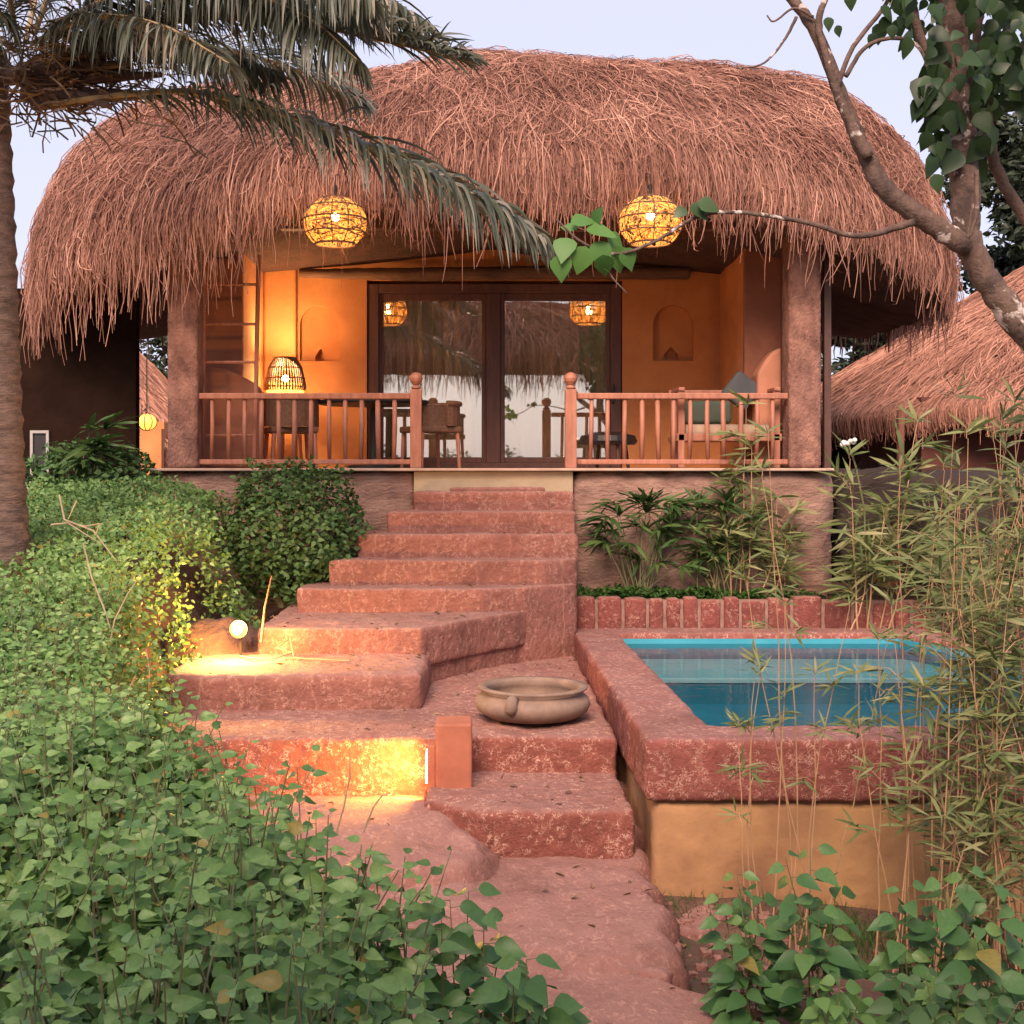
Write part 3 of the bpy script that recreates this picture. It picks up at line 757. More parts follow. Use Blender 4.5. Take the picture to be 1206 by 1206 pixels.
# dark side block of the hut at the left, under the eave
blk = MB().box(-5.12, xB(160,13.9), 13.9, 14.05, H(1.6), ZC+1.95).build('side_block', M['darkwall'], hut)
fr = MB(); a, b, z0_, z1_ = xB(36,13.88), xB(58,13.88), zB(565,13.88), zB(507,13.88)
fr.box(a,b,13.86,13.90,z1_-.03,z1_); fr.box(a,b,13.86,13.90,z0_,z0_+.03); fr.box(a,a+.03,13.86,13.90,z0_+.03,z1_-.03); fr.box(b-.03,b,13.86,13.90,z0_+.03,z1_-.03)
wn = fr.build('vent_window', M['white'], hut); MB().box(a+.03,b-.03,13.885,13.893,z0_+.03,z1_-.03).build('vent_pane', M['black'], wn)

# ---- neighbouring huts
def hut_right():
    t = thing('thatched_hut', 'neighbouring hut with smooth pink thatch and maroon wall behind the right bamboo', 'hut', (8.8, 19, H(1.4)), 'neighbouring huts')
    R2 = Roof(10.3, 20.4, 5.7, 4.5, ZC+.80, ZC+3.9, pu=2.3, pv=2.3, side_drop=.15, cone=1.12)
    rf = roof_body(R2, 'thatch_roof', t, M['strawbase'])
    V, F = join_np([strands(R2, 26000, (math.pi*.8, math.pi*1.8), (.4, 1.0), .0075, 11, lift=.035, sig0=.10, sigt=.1, hang=.35, curlk=.1)])
    link('thatch_straw', mesh_np('thatch_straw', V, F), M['strawpale'], rf)
    MB().box(6.0, 14.0, 17.3, 23.5, H(1.7), ZC+.95).build('wall', M['maroon'], t)
    MB().tube([(5.55, 16.8, H(1.6)), (5.55, 16.8, ZC+.75)], .05, 8).build('post', M['wood'], t)
M['strawpale'] = thatchmat('neighbour_straw', [(.14,.065,.045),(.27,.13,.09),(.42,.21,.145),(.52,.28,.20)])
hut_right()
def hut_left():
    t = thing('thatched_hut', 'far hut whose grey thatch slope shows beside the left veranda post', 'hut', (-6.2, 24, H(1.0)), 'neighbouring huts')
    R2 = Roof(-8.2, 24.5, 3.6, 3, ZC+.10, ZC+3.6, pu=2.3, pv=2.3, side_drop=.1, cone=1.1)
    rf = roof_body(R2, 'thatch_roof', t, M['strawbase'], 90, 14)
    V, F = strands(R2, 5000, (math.pi*1.2, math.pi*2.1), (.5, 1.3), .014, 12, lift=.04, sigt=.2)
    link('thatch_straw', mesh_np('thatch_straw', V, F), M['strawpale'], rf)
    MB().box(-11, -5.6, 22.6, 26.5, H(1.4), ZC+.8).build('wall', M['orange'], t)
hut_left()
# open shelter added behind the camera so the door panes mirror dark thatch
def shelter():
    t = thing('added_thatched_shelter', 'open thatched shelter added behind the viewer to be mirrored in the door glass', 'shelter', (0, -3.5, ground_z(0., -3.5)))
    R3 = Roof(.3, -4.2, 5.5, 3.4, ZC+2.85, ZC+4.4, pu=3, pv=2.4, q=.8, side_drop=.2)
    rf = roof_body(R3, 'thatch_roof', t, M['strawbase'], 90, 12)
    V, F = strands(R3, 6000, (0, 2*math.pi), (.6, 1.3), .011, 21, hang=1.2)
    link('thatch_straw', mesh_np('thatch_straw', V, F), M['straw'], rf)
    for x in (-4.6, 5.2):
        for y in (-2.0, -6.4):
            MB().tube([(x, y, float(ground_z(x, y))-.1), (x, y, ZC+2.9)], .11, 10).build('post', M['wood'], t)
shelter()

# ------------------------------------------------------------------ hanging lanterns
def globe_lantern(loc, label, R_=.30):
    t = thing('wicker_lantern', label, 'lantern', loc, 'globe lanterns under the eave')
    m = MB()
    def sp(th, ph): return Vector((R_*math.sin(ph)*math.cos(th), R_*math.sin(ph)*math.sin(th), R_*.86*math.cos(ph)))
    for ph, rr in ((.42,.008),(.95,.007),(1.45,.008),(1.95,.007),(2.45,.010)):
        m.tube([sp(2*math.pi*k/40, ph) for k in range(41)], rr, 6, cap=False)
    for k in range(12):
        m.tube([sp(2*math.pi*k/12, .42+2.03*j/12) for j in range(13)], .005, 5)
    m.build('hoops', M['rattan'], t, local=True)
    # loose woven cane: fine wandering strips
    Cn = []; sd = []
    for k in range(330):
        th0 = rng.uniform(0, 2*math.pi); ph0 = rng.uniform(.42, 2.3); dth = rng.normal(0, .35); dph = rng.uniform(.25, .8)
        pts = []
        for j in range(5):
            p = sp(th0+dth*j/4+.05*math.sin(j*2+k), min(2.45, ph0+dph*j/4)); pts.append(p*.985)
        Cn.append([list(p) for p in pts]); n_ = pts[2].normalized(); t_ = (pts[4]-pts[0]).normalized(); sd.append(list(n_.cross(t_)))
    V, F = ribbon_arrays(np.array(Cn), nrm(np.array(sd)), np.full((330, 5), .0068))
    link('cane_weave', mesh_np('cane_weave', V, F), M['amber'], t, local=True)
    Cn = []; sd = []
    for k in range(120):
        th0 = rng.uniform(0, 2*math.pi); ph0 = rng.uniform(.42, 2.2); dth = rng.normal(0, .6); dph = rng.uniform(-.2, .5)
        pts = [sp(th0+dth*j/4, min(2.45, max(.42, ph0+dph*j/4)))*1.004 for j in range(5)]
        Cn.append([list(p) for p in pts]); sd.append(list(pts[2].normalized().cross((pts[4]-pts[0]).normalized())))
    V, F = ribbon_arrays(np.array(Cn), nrm(np.array(sd)), np.full((120, 5), .0042))
    link('dark_weave', mesh_np('dark_weave', V, F), M['rattan'], t, local=True)
    MB().ball((0,0,.06), .038, 10).build('bulb', M['bulb'], t, local=True)
    MB().tube([(0,0,.24),(0,.0,.36)], .014, 8).build('lamp_holder', M['black'], t, local=True)
    MB().tube([(0,0,.10),(0,0,.45),(0,.35,.55)], .006, 6).build('cord', M['black'], t, local=True)
    l = bpy.data.lights.new('bulb_light', 'POINT'); l.energy = 5.5; l.color = (1,.56,.2); l.shadow_soft_size = .045
    lo = bpy.data.objects.new('bulb_light', l); COL.objects.link(lo); lo.parent = t; lo.location = (0, 0, -.02)
globe_lantern(P(395, 263, 12.0), 'lit wicker globe lantern hanging left of the door beside the palm frond')
globe_lantern(P(766, 262, 12.0), 'lit wicker globe lantern hanging right of the door above the leafy sprig')

# ------------------------------------------------------------------ veranda furniture
def lampobj(loc):
    t = thing('table_lamp', 'lit table lamp with a woven bell shade in the left veranda corner', 'lamp', loc)
    m = MB(); n = 42
    for k in range(n):
        a = 2*math.pi*k/n
        m.tube([(.12*math.cos(a),.12*math.sin(a),.40),(.19*math.cos(a),.19*math.sin(a),.28),(.235*math.cos(a),.235*math.sin(a),.06),(.22*math.cos(a),.22*math.sin(a),.02)], .010, 5)
    for r_, z in ((.12,.40),(.19,.28),(.225,.16),(.235,.06)):
        m.tube([(r_*math.cos(2*math.pi*k/24), r_*math.sin(2*math.pi*k/24), z) for k in range(25)], .008, 5, cap=False)
    m.build('shade', M['rattan'], t, local=True)
    V, F = ribbon_arrays(np.array([[[.228*math.cos(a), .228*math.sin(a), .10],[.222*math.cos(a+.05), .222*math.sin(a+.05), .04],[.21*math.cos(a), .21*math.sin(a), -.02]] for a in np.linspace(0, 6.28, 60)]), np.array([[-math.sin(a), math.cos(a), 0] for a in np.linspace(0, 6.28, 60)]), np.full((60, 3), .008))
    link('shade_fringe', mesh_np('shade_fringe', V, F), M['amber'], t, local=True)
    MB().lathe([(.09,-.16),(.10,-.14),(.03,-.10),(.025,.02),(.02,.12)], n=20).build('base', M['darkwood'], t, local=True)
    MB().ball((0,0,.16), .04, 10).build('bulb', M['bulb'], t, local=True)
    l = bpy.data.lights.new('bulb_light', 'POINT'); l.energy = 46; l.color = (1,.60,.27); l.shadow_soft_size = .08
    lo = bpy.data.objects.new('bulb_light', l); COL.objects.link(lo); lo.parent = t; lo.location = (0, 0, .33)
lp = P(336, 458, 14.75); lp.z = ZC-(462-550)/FP*14.75; lampobj((lp.x, 14.75, lp.z))
tb = thing('side_table', 'small wooden side table under the woven shade lamp', 'table', (lp.x, 14.75, FL))
MB().lathe([(.001,lp.z-.16-FL-.03),(.24,lp.z-.16-FL-.03),(.24,lp.z-.16-FL),(.001,lp.z-.16-FL)], n=24).build('table_top', M['wood'], tb, local=True)
for a in (0.5, 2.6, 4.7): MB().tube([(.2*math.cos(a),.2*math.sin(a),0),(.16*math.cos(a),.16*math.sin(a),lp.z-.19-FL)], .02, 8).build('leg', M['wood'], tb, local=True)
# round dark table
rt = thing('round_table', 'round black table behind the left railing', 'table', (xB(440,14.1), 14.15, FL))
MB().lathe([(.001,.70),(.60,.70),(.62,.72),(.62,.745),(.001,.745)], n=40).build('table_top', M['black'], rt, local=True)
MB().lathe([(.30,0),(.30,.03),(.06,.06),(.05,.66),(.2,.70)], n=24).build('pedestal', M['black'], rt, local=True)
def chair(loc, rz, label, seatm='rattan', bh=.84, group='chairs round the black table'):
    t = thing('armchair', label, 'chair', loc, group, rz)
    MB().box(-.26,.26,-.25,.25,.38,.45).build('seat', M[seatm], t, local=True, bevel=.02)
    bk = MB(); n = 12; V = []
    for k in range(n+1):
        a = math.pi*(k/n); V.append((.30*math.cos(a), .05+.27*math.sin(a)))
    pts_o = V; pts_i = [(x*.88, .05+(y-.05)*.86) for x, y in V]
    bk.prism(pts_o + pts_i[::-1], .45, bh-.08)
    bk.tube([(x*.97, y, bh-.07) for x, y in V], .03, 8)
    bk.build('backrest', M[seatm], t, local=True)
    for sx in (-.22,.22):
        for sy in (-.21,.21): MB().tube([(sx*1.08,sy*1.08,0),(sx,sy,.40)], [.018,.024], 8).build('leg', M['wood'], t, local=True)
chair((xB(343,14.0), 13.95, FL), R(-160), 'brown rattan armchair in front of the side table lamp')
chair((xB(507,13.8), 13.75, FL), R(-60), 'brown rattan armchair by the newel post left of the steps', bh=.76)
# low moulded walls and ladder
lw = MB()
def lowwall(x0, x1, y0, y1, zt, name, label, flip=False):
    pts = []
    w_ = x1-x0
    for k in range(9):
        a = k/8; pts.append((x0 + w_*a, FL + zt*(1-.22*(a if not flip else 1-a)**2) ))
    poly = [(x0, FL)] + pts + [(x1, FL)]
    n = len(poly); m = MB()
    m.add([(x,y0,z) for x,z in poly]+[(x,y1,z) for x,z in poly], [tuple(range(n)), tuple(range(n,2*n))[::-1]]+[(i,i+n,(i+1)%n+n,(i+1)%n) for i in range(n)])
    o = m.build(name, M['brownwall'] if not flip else M['slabpink'], None); rough(o, .02, .01, .2, 0, 0, .03)
    return tag(o, label, 'low wall', 'moulded low walls of the veranda')
M['slabpink'] = simple('pinkish_plaster', (.46,.20,.12), (.38,.16,.09), 3, .85, .3)
lowwall(xB(238,13.7), xB(308,13.7), 13.62, 13.80, 1.10, 'low_wall', 'low brown moulded plaster wall behind the ladder')
lowwall(xB(890,13.6), xB(920,13.6), 13.5, 13.84, 1.28, 'low_wall', 'pink moulded plaster arm wall at the right end of the daybed', True)
ld = thing('wooden_ladder', 'slim wooden ladder standing upright beside the left veranda post', 'ladder', (xB(272,13.45), 13.45, FL))
yl = 13.45
for c0, c1, top in ((241, 240, 292), (302, 304, 300)):
    MB().tube([(xB(c0,yl), yl-.12, FL), (xB(c1,yl), yl+.03, zB(top,yl))], .024, 8).build('rail', M['wood'], ld)
for py in (335, 382, 427, 470, 513):
    f = (550-py)/250; MB().tube([(xB(242,yl), yl-.12+.15*f, zB(py,yl)), (xB(302,yl), yl-.12+.15*f, zB(py,yl))], .016, 6).build('rung', M['wood'], ld)
# daybed
db = thing('daybed', 'wooden daybed with beige cushions behind the right railing', 'daybed', (xB(860,13.4), 13.5, FL))
xa, xb_ = xB(793,13.4), xB(916,13.4)
MB().box(xa, xb_, 13.70, 13.76, FL+.78, FL+.84).build('back_rail', M['wood'], db, bevel=.01)
MB().box(xa, xb_, 13.20, 13.26, FL+.28, FL+.36).build('seat_rail', M['wood'], db, bevel=.01)
MB().box(xa, xb_, 13.26, 13.76, FL+.28, FL+.33).build('seat_frame', M['wood'], db)
for xx in (xa+.02, xb_-.09):
    for yy in (13.20, 13.70): MB().box(xx, xx+.07, yy, yy+.06, FL, FL+.80).build('leg', M['wood'], db, bevel=.008)
    MB().box(xx, xx+.07, 13.18, 13.78, FL+.80, FL+.84).build('armrest', M['wood'], db, bevel=.01)
def cushion(x0,x1,y0,y1,z0,z1,mat,label,tilt=0):
    o = MB().box((x0-x1)/2,(x1-x0)/2,(y0-y1)/2,(y1-y0)/2,0,z1-z0).build('cushion', M[mat]); o.location = ((x0+x1)/2,(y0+y1)/2,z0); o.rotation_euler = (0, tilt, 0)
    b = o.modifiers.new('b','BEVEL'); b.width = min(z1-z0, y1-y0)*.35; b.segments = 4
    for p in o.data.polygons: p.use_smooth = True
    return tag(o, label, 'cushion')
cushion(xa+.10, xb_-.10, 13.27, 13.68, FL+.335, FL+.46, 'cream', 'long beige seat cushion on the daybed')
cushion(xa+.12, xb_-.45, 13.55, 13.69, FL+.47, FL+.72, 'olive', 'dark green back cushion leaning on the daybed rail')
cushion(xB(848,13.45), xB(884,13.45), 13.56, 13.68, FL+.70, FL+1.02, 'greycush', 'slate grey cushion propped up at the right end of the daybed', R(38))
# low dark stool
ds = thing('low_stool', 'low black stool on the veranda behind the right newel post', 'stool', (xB(716,14.2), 14.2, FL))
MB().lathe([(.001,.26),(.30,.26),(.33,.30),(.30,.36),(.15,.40),(.001,.41)], n=28).build('seat', M['black'], ds, local=True)
for a in (.4,1.97,3.54,5.1): MB().tube([(.26*math.cos(a),.26*math.sin(a),0),(.22*math.cos(a),.22*math.sin(a),.27)], .02, 8).build('leg', M['darkwood'], ds, local=True)

# ------------------------------------------------------------------ bowl, step lights
bw = thing('clay_bowl', 'wide buff clay bowl with lug handles on the landing beside the pool', 'bowl', (.37, 8.92, H(1.765)+.012))
body = MB().lathe([(r_, z_*.86) for r_, z_ in [(.001,0),(.24,0),(.32,.02),(.385,.07),(.405,.12),(.395,.165),(.355,.20),(.345,.215),(.385,.245),(.385,.262),(.335,.262),(.315,.235),(.33,.19),(.36,.13),(.30,.06),(.20,.045),(.001,.04)]], n=64).build('vessel', M['clay'], bw, local=True, smooth=True)
for a in (-113, 67): 
    x0, y0 = .385*math.cos(R(a)), .385*math.sin(R(a))
    MB().tube([(x0*.93,y0*.93,.19),(x0*1.05,y0*1.05,.17),(x0*1.07,y0*1.07,.13),(x0*1.0,y0*1.0,.095)], [.035,.042,.045,.03], 12).build('handle', M['clay'], body, smooth=True)
# terracotta box light
bx = thing('path_light', 'terracotta box light throwing yellow light on the cut rock step', 'light', (xB(535,8.05), 8.05, H(2.02)))
x0, x1 = xB(513,8.0), xB(556,8.0)
MB().box(x0, x1, 7.93, 8.20, H(2.03), H(1.60)).build('housing', M['terracotta'], bx, bevel=.015)
MB().box(x0-.05, x0, 7.95, 8.16, H(2.03), H(1.74)).build('lens_shroud', M['terracotta'], bx, bevel=.006)
MB().box(x0-.062, x0-.051, 7.97, 8.13, H(1.98), H(1.80)).build('lens', M['bulbsoft'], bx)
l = bpy.data.lights.new('lens_light', 'AREA'); l.shape = 'RECTANGLE'; l.size = .16; l.size_y = .16; l.energy = 15; l.color = (1,.50,.09)
lo = bpy.data.objects.new('lens_light', l); COL.objects.link(lo); lo.parent = bx
lo.location = Vector((x0-.10, 7.98, H(1.88))) - Vector(bx.location); lo.rotation_euler = Vector((-1, .12, -.12)).to_track_quat('-Z', 'Y').to_euler()
# floodlight
fp = P(281, 741, 10.0)
fl = thing('garden_floodlight', 'glaring round garden floodlight on the step beside the hedge', 'light', (fp.x, 10.0, H(1.505)+.01))
MB().lathe([(.060,-.04),(.072,-.03),(.075,.05),(.07,.06)], n=24).build('housing', M['black'], fl, local=True)
fl.children[0].rotation_euler = (R(90), 0, 0); fl.children[0].location = (0, .05, fp.z-fl.location.z)
MB().ball((0,0,0), .062, 12, .8).build('lens', M['floodrim'], fl, local=True).location = (0, .0, fp.z-fl.location.z)
MB().ball((0,0,0), .034, 12).build('lamp_core', M['flood'], fl, local=True).location = (0, -.052, fp.z-fl.location.z)
MB().tube([(0,.08,fp.z-fl.location.z-.04),(0,.08,0)], .012, 8).build('stake', M['black'], fl, local=True)
l = bpy.data.lights.new('lens_light', 'POINT'); l.energy = 60; l.color = (1,.50,.12); l.shadow_soft_size = .07
lo = bpy.data.objects.new('lens_light', l); COL.objects.link(lo); lo.parent = fl; lo.location = (0, -.17, fp.z-fl.location.z+.04)
rk = MB().ball(P(258, 775, 10.65), .46, 14, .72).build('rounded_rock', M['ground']); rough(rk, .03, .16, .3, .03, .09, 0)
tag(rk, 'rounded earth-brown rock right behind the garden floodlight', 'rock')
cd = MB(); cz = H(1.505)+.02
cd.tube([(fp.x+.0, 10.02, cz),(fp.x+.12,9.9,cz),(fp.x+.30,9.86,cz),(fp.x+.42,9.98,cz+.03),(fp.x+.28,10.12,cz+.05),(fp.x+.38,10.16,cz+.12),(fp.x+.45,9.9,cz),(fp.x+.9,9.75,cz)], .006, 6)
tag(cd.build('power_cord', M['dry']), 'thin yellowed cord looped on the step by the floodlight', 'cord')
sk = MB().tube([P(308,756,9.95), P(312,715,9.97), P(320,678,10.0)], [.012,.009,.005], 8).build('wooden_stake', M['beam'])
tag(sk, 'short leaning wooden stake right of the garden floodlight', 'stake')
# distant lantern by the far hut
dl = thing('wicker_lantern', 'small lit amber lantern in front of the far hut left of the veranda', 'lantern', P(173, 497, 21.0))
MB().ball((0,0,0), .16, 12, .85).build('shade', M['farglow'], dl, local=True)
MB().tube([(0,0,.13),(0,0,1.2)], .01, 6).build('cord', M['black'], dl, local=True)
m = MB()
for k in range(8): 
    a = math.pi*2*k/8; m.tube([(.165*math.sin(p)*math.cos(a),.165*math.sin(p)*math.sin(a),-.14*math.cos(p)) for p in np.linspace(0,3.14,9)], .009, 5)
m.build('hoops', M['rattan'], dl, local=True)
ow = MB().box(xB(165,22), xB(190,22), 22.0, 22.2, H(1.2), zB(505,22)).build('low_wall', M['orange'])
tag(ow, 'small lit orange wall under the far amber lantern', 'low wall')

# ------------------------------------------------------------------ vegetation
def rand_unit(n, g): return nrm(g.normal(0, 1, (n, 3)))
def leafy(name, pos, nrmv, L, ratio, mat, g, parent=None, upw=.7, spread=.9, **kw):
    N = len(pos)
    d = rand_unit(N, g); d[:, 2] = d[:, 2]*.45 - .15
    d = nrm(d + nrmv*.25)
    n = nrm(nrmv*upw + np.array([0,0,.5]) + rand_unit(N, g)*spread*.55)
    V, F = leaf_arrays(pos, d, n, L, np.asarray(L)*ratio, **kw)
    return link(name, mesh_np(name, V, F), mat, parent)
# 1. the undergrowth covering the whole left slope (one mass)
def canopy_z(X, Y):
    xb = np.interp(Y, XB_Y, XB_X) + .10*np.sin(Y*5.3)+.06*np.sin(Y*11.7)
    hc = np.interp(Y, HC_Y, HC_H)
    amp = 1 + .9*sstep(6.5-Y, 0, 1.5)
    hc = hc - .07*amp*vnoise(X, Y, .16, 4) - .075*amp*vnoise(X+2, Y, .42, 11) - .06*vnoise(X, Y, .9, 6) + .22*sstep(-X, 2.9, 2.1)*sstep(Y, 8, 10)
    dist = xb - X
    gz = ZC - ground_z(X, Y)
    t = sstep(dist, -.05, .32)
    return ZC - (hc*t + (np.minimum(gz, hc+.9))*(1-t)), dist
def slope_cover():
    g = np.random.default_rng(31); parts = []
    for (ya, yb, n, La, Lb) in ((2.6,4.2,4300,.050,.105),(4.2,6.2,8200,.042,.090),(6.2,8.8,15000,.042,.066),(8.8,12.9,20000,.038,.062)):
        Y = g.uniform(ya, yb, n*3); X = g.uniform(-6.0, .35, n*3)
        keep = (X > -(PX+60)/FP*Y - .25) & (X < np.interp(Y, XB_Y, XB_X)+.12)
        keep &= ~((Y > 12.6) & (X > -3.45)); X = X[keep][:n]; Y = Y[keep][:n]
        Z, dist = canopy_z(X, Y); e = .02
        zx = (canopy_z(X+e, Y)[0]-Z)/e; zy = (canopy_z(X, Y+e)[0]-Z)/e
        nv = nrm(np.stack([-zx, -zy, np.ones_like(zx)], -1))
        depth = g.random(len(X))**1.5*.30
        clump = vnoise(X, Y, .11, 9)*.045
        pos = np.stack([X, Y, Z], -1) - nv*(depth - .04 + clump)[:, None]*1.0
        L = g.uniform(La, Lb, len(X)); L = L*np.where(g.random(len(X)) < .2, .6, 1)
        d = rand_unit(len(X), g); d[:, 2] = d[:, 2]*.5 - .45; d = nrm(d+nv*.15)
        n = nrm(nv*.5 + np.array([0,-.75,.25]) + rand_unit(len(X), g)*.62)
        parts.append(leaf_arrays(pos, d, n, L, L*g.uniform(.50,.74,len(X)), fold=.25, droop=.28, lo=ya > 6))
    # upright and arching shoots standing out of the mass
    Q = []; D = []; Nn = []; LL = []; sm = MB()
    for k in range(950):
        y = g.uniform(2.7, 8.5)**1.0; xr = float(np.interp(y, XB_Y, XB_X)); x = xr - abs(g.normal(0, 1.0)) - .02 if k % 3 else g.uniform(-PX/FP*y-.1, xr)
        z = float(canopy_z(np.array([x]), np.array([y]))[0][0]); hh = g.uniform(.06, .20)*(1.5 if y < 5.5 else 1); lean = g.normal(0, .08, 2)
        b0 = Vector((x, y, z-.12)); e = Vector((x+lean[0], y+lean[1], z+hh)); sm.tube([b0, b0.lerp(e,.5)+Vector((0,0,.02)), e], [.0035,.003,.0015], 4, cap=False)
        nl = int(g.integers(5, 10)); Lz = g.uniform(.055, .115)*(1.0 if y < 6 else .7)
        for j in range(nl):
            f = .25+.75*j/(nl-1); q = b0.lerp(e, f); a = j*2.4+k; dv = np.array([math.cos(a), math.sin(a), .35-.5*(1-f)]); Q.append(np.array(q)+dv*.012); D.append(dv)
            Nn.append([g.normal(0,.35), g.normal(-.8,.3), .7]); LL.append(Lz*(1.1-.55*f)*g.uniform(.8,1.2))
    LL = np.array(LL); parts.append(leaf_arrays(np.array(Q), nrm(np.array(D)), nrm(np.array(Nn)), LL, LL*.60, fold=.22, droop=.3))
    V, F = join_np(parts)
    o = link('undergrowth', mesh_np('undergrowth', V, F), M['hedge']); tag(o, 'dense leafy green undergrowth covering the slope left of the steps', 'undergrowth', kind='stuff')
    # stems inside
    m = sm
    for k in range(150):
        y = random.uniform(2.8, 9); x = random.uniform(-PX/FP*y-.1, float(np.interp(y, XB_Y, XB_X)))
        z, _ = canopy_z(np.array([x]), np.array([y])); z = float(z[0]); g0 = float(ground_z(np.array([x]), np.array([y]))[0])
        a, b = random.gauss(0,.07), random.gauss(0,.07)
        m.tube([(x+a, y+b, g0-.05), (x+a*.5+random.gauss(0,.02), y+b*.5, (g0+z)/2), (x, y, z+random.uniform(-.06,.03))], [.006,.004,.0025], 5, cap=False)
    m.build('stems', M['stem'], o)
slope_cover()

# 2. distinct bushes
def bush(name, label, c, rad, n, L, mat, seed, zlo=-1, cat='bush', group=None):
    g = np.random.default_rng(seed)
    t = thing(name, label, cat, (c[0], c[1], c[2]-rad[2]), group)
    d = rand_unit(n, g); d[:, 2] = np.where(d[:, 2] < zlo, -d[:, 2], d[:, 2])
    rr = 1 - g.random(n)**2*.4; lump = 1 + .17*np.sin(d[:,0]*6+1)*np.cos(d[:,2]*5+d[:,1]*3) + .10*np.sin(d[:,0]*17)*np.sin(d[:,2]*15+d[:,1]*9)
    pos = np.array(c) + d*np.array(rad)*(rr*lump)[:, None]
    nv = nrm(d/np.array(rad))
    leafy('foliage', pos, nv, g.uniform(L*.7, L*1.15, n), .66, mat, g, t)
    m = MB(); 
    for k in range(14):
        a = rand_unit(1, g)[0]; e = Vector(c)+Vector((a[0]*rad[0], a[1]*rad[1], abs(a[2])*rad[2]*.8))*.8
        b0 = Vector((c[0]+a[0]*.1, c[1]+a[1]*.1, c[2]-rad[2]*1.15))
        m.tube([b0, (b0+e)/2+Vector((0,0,.05)), e], [.018,.011,.004], 6, cap=False)
    m.build('stems', M['stem'], t)
    return t
bush('round_bush', 'rounded dark green bush against the plinth left of the top steps', (-1.80, 12.15, H(.60)), (.68,.5,.64), 6500, .062, M['bush'], 41)
bush('low_shrub', 'low dark shrub between the palm trunk and the left veranda post', (-3.95, 12.9, H(.05)), (.62,.4,.30), 2200, .07, M['bush'], 42)
# trailing creeper and a foreground sprout etc.
def herb(name, label, base, tips, L, mat, seed, per=9, cat='plant', group=None, stemmat='stem', ratio=.62, rad=.006, top=.6):
    g = np.random.default_rng(seed); per = int(per*1.9); L = L*1.42; top = .88; rad *= .8
    t = thing(name, label, cat, base, group); m = MB(); P_ = []; D_ = []; N_ = []; LL = []
    base = Vector(base)
    for i, tp in enumerate(tips):
        tp = Vector(tp); b0 = base + Vector((g.normal(0,.03), g.normal(0,.03), -.05))
        mid = (b0+tp)/2 + Vector((g.normal(0,.03), g.normal(0,.03), .02))
        cur = [b0, (b0*.6+mid*.4)+Vector((0,0,.01)), mid, mid*.4+tp*.6, tp]
        m.tube(cur, [rad,rad*.9,rad*.75,rad*.6,rad*.35], 6, cap=False)
        ax = (tp-b0).normalized()
        for k in range(per):
            f = 1 - (k/per)**1.25*top
            q = mid.lerp(tp, (f-.5)*2) if f > .5 else b0.lerp(mid, f*2)
            a = k*2.4 + i + g.normal(0,.3)
            sd = Vector((math.cos(a), math.sin(a), 0)); dirv = (sd*1.0 + ax*.35 + Vector((0,0,-.12))).normalized()
            pet = L*(.2 + .65*(1-f))*g.uniform(.7,1.2); q2 = q + dirv*pet
            m.tube([q, q2], [rad*.35, rad*.25], 4, cap=False)
            P_.append(list(q2)); D_.append([dirv.x, dirv.y, dirv.z-.35]); N_.append([g.normal(0,.35), g.normal(-.8,.3), .7])
            LL.append(L*(.78 + .32*min(1, k/per*1.5))*g.uniform(.75,1.15) if k > 1 else L*.62)
    LL = np.array(LL)
    V, F = leaf_arrays(np.array(P_), nrm(np.array(D_)), nrm(np.array(N_)), LL, LL*ratio, fold=.2, droop=.22)
    link('foliage', mesh_np('foliage', V, F), mat, t)
    m.build('stems', M[stemmat], t)
    return t
def gz(x, y): return float(ground_z(np.array([x]), np.array([y]))[0])
def tipsat(pxs, Y, jit=.15, seed=0):
    r_ = random.Random(seed); return [P(a, b, Y + r_.uniform(-jit, jit)) for a, b in pxs]
def herb_at(label, bx_, Y, pxs, L, mat, seed, **kw):
    b = P(bx_, 900, Y); b.z = gz(b.x, Y)
    return herb('leafy_plant', label, tuple(b), tipsat(pxs, Y, .12, seed), L, mat, seed, **kw)
herb_at('upright leafy plant at the hedge edge in front of the yellow-lit rock', 375, 5.0, [(350,905),(325,930),(372,960),(300,925),(390,1000)], .075, M['broad'], 51, per=9, group='leafy plants at the path edge')
herb_at('green sprout standing against the pink path, bottom centre', 545, 4.2, [(552,1050),(520,1085),(590,1110),(545,1130),(530,1060),(570,1075)], .098, M['broad'], 52, per=9, group='leafy plants at the path edge')
herb_at('leafy plant at the bottom edge, furthest right of the hedge plants', 600, 3.9, [(620,1130),(585,1160),(640,1170),(560,1175),(655,1195),(605,1140)], .100, M['broad'], 53, per=9, group='leafy plants at the path edge')
herb_at('light lime-green plant in the front of the hedge at the bottom', 345, 3.6, [(340,1090),(310,1120),(375,1110),(330,1160),(300,1170)], .06, M['lime'], 54, per=9, group='leafy plants at the path edge', ratio=.85)
herb_at('mid green bushy plant between the lime plant and the sprout', 450, 4.3, [(430,1010),(400,1035),(465,1055),(480,1090),(420,1080),(500,1120)], .082, M['broad'], 55, per=10, group='leafy plants at the path edge')
herb_at('small light green plant leaning over the path left of the sprout', 410, 3.9, [(395,1100),(430,1130),(455,1150)], .07, M['lime'], 56, per=8, group='leafy plants at the path edge')
G2 = 'broad-leaved plants below the pool wall'
herb_at('broad-leaved plant nearest the path below the ochre pool wall', 880, 5.9, [(868,1030),(850,1050),(895,1050),(880,1085),(860,1110),(905,1110),(870,1140)], .092, M['broad'], 61, per=7, group=G2, top=.5)
herb_at('tallest dark broad-leaved plant in front of the ochre pool wall', 960, 5.8, [(955,1000),(925,1010),(985,1035),(965,1060),(940,1075),(990,1110),(965,1140)], .105, M['broad'], 62, per=6, group=G2, top=.5)
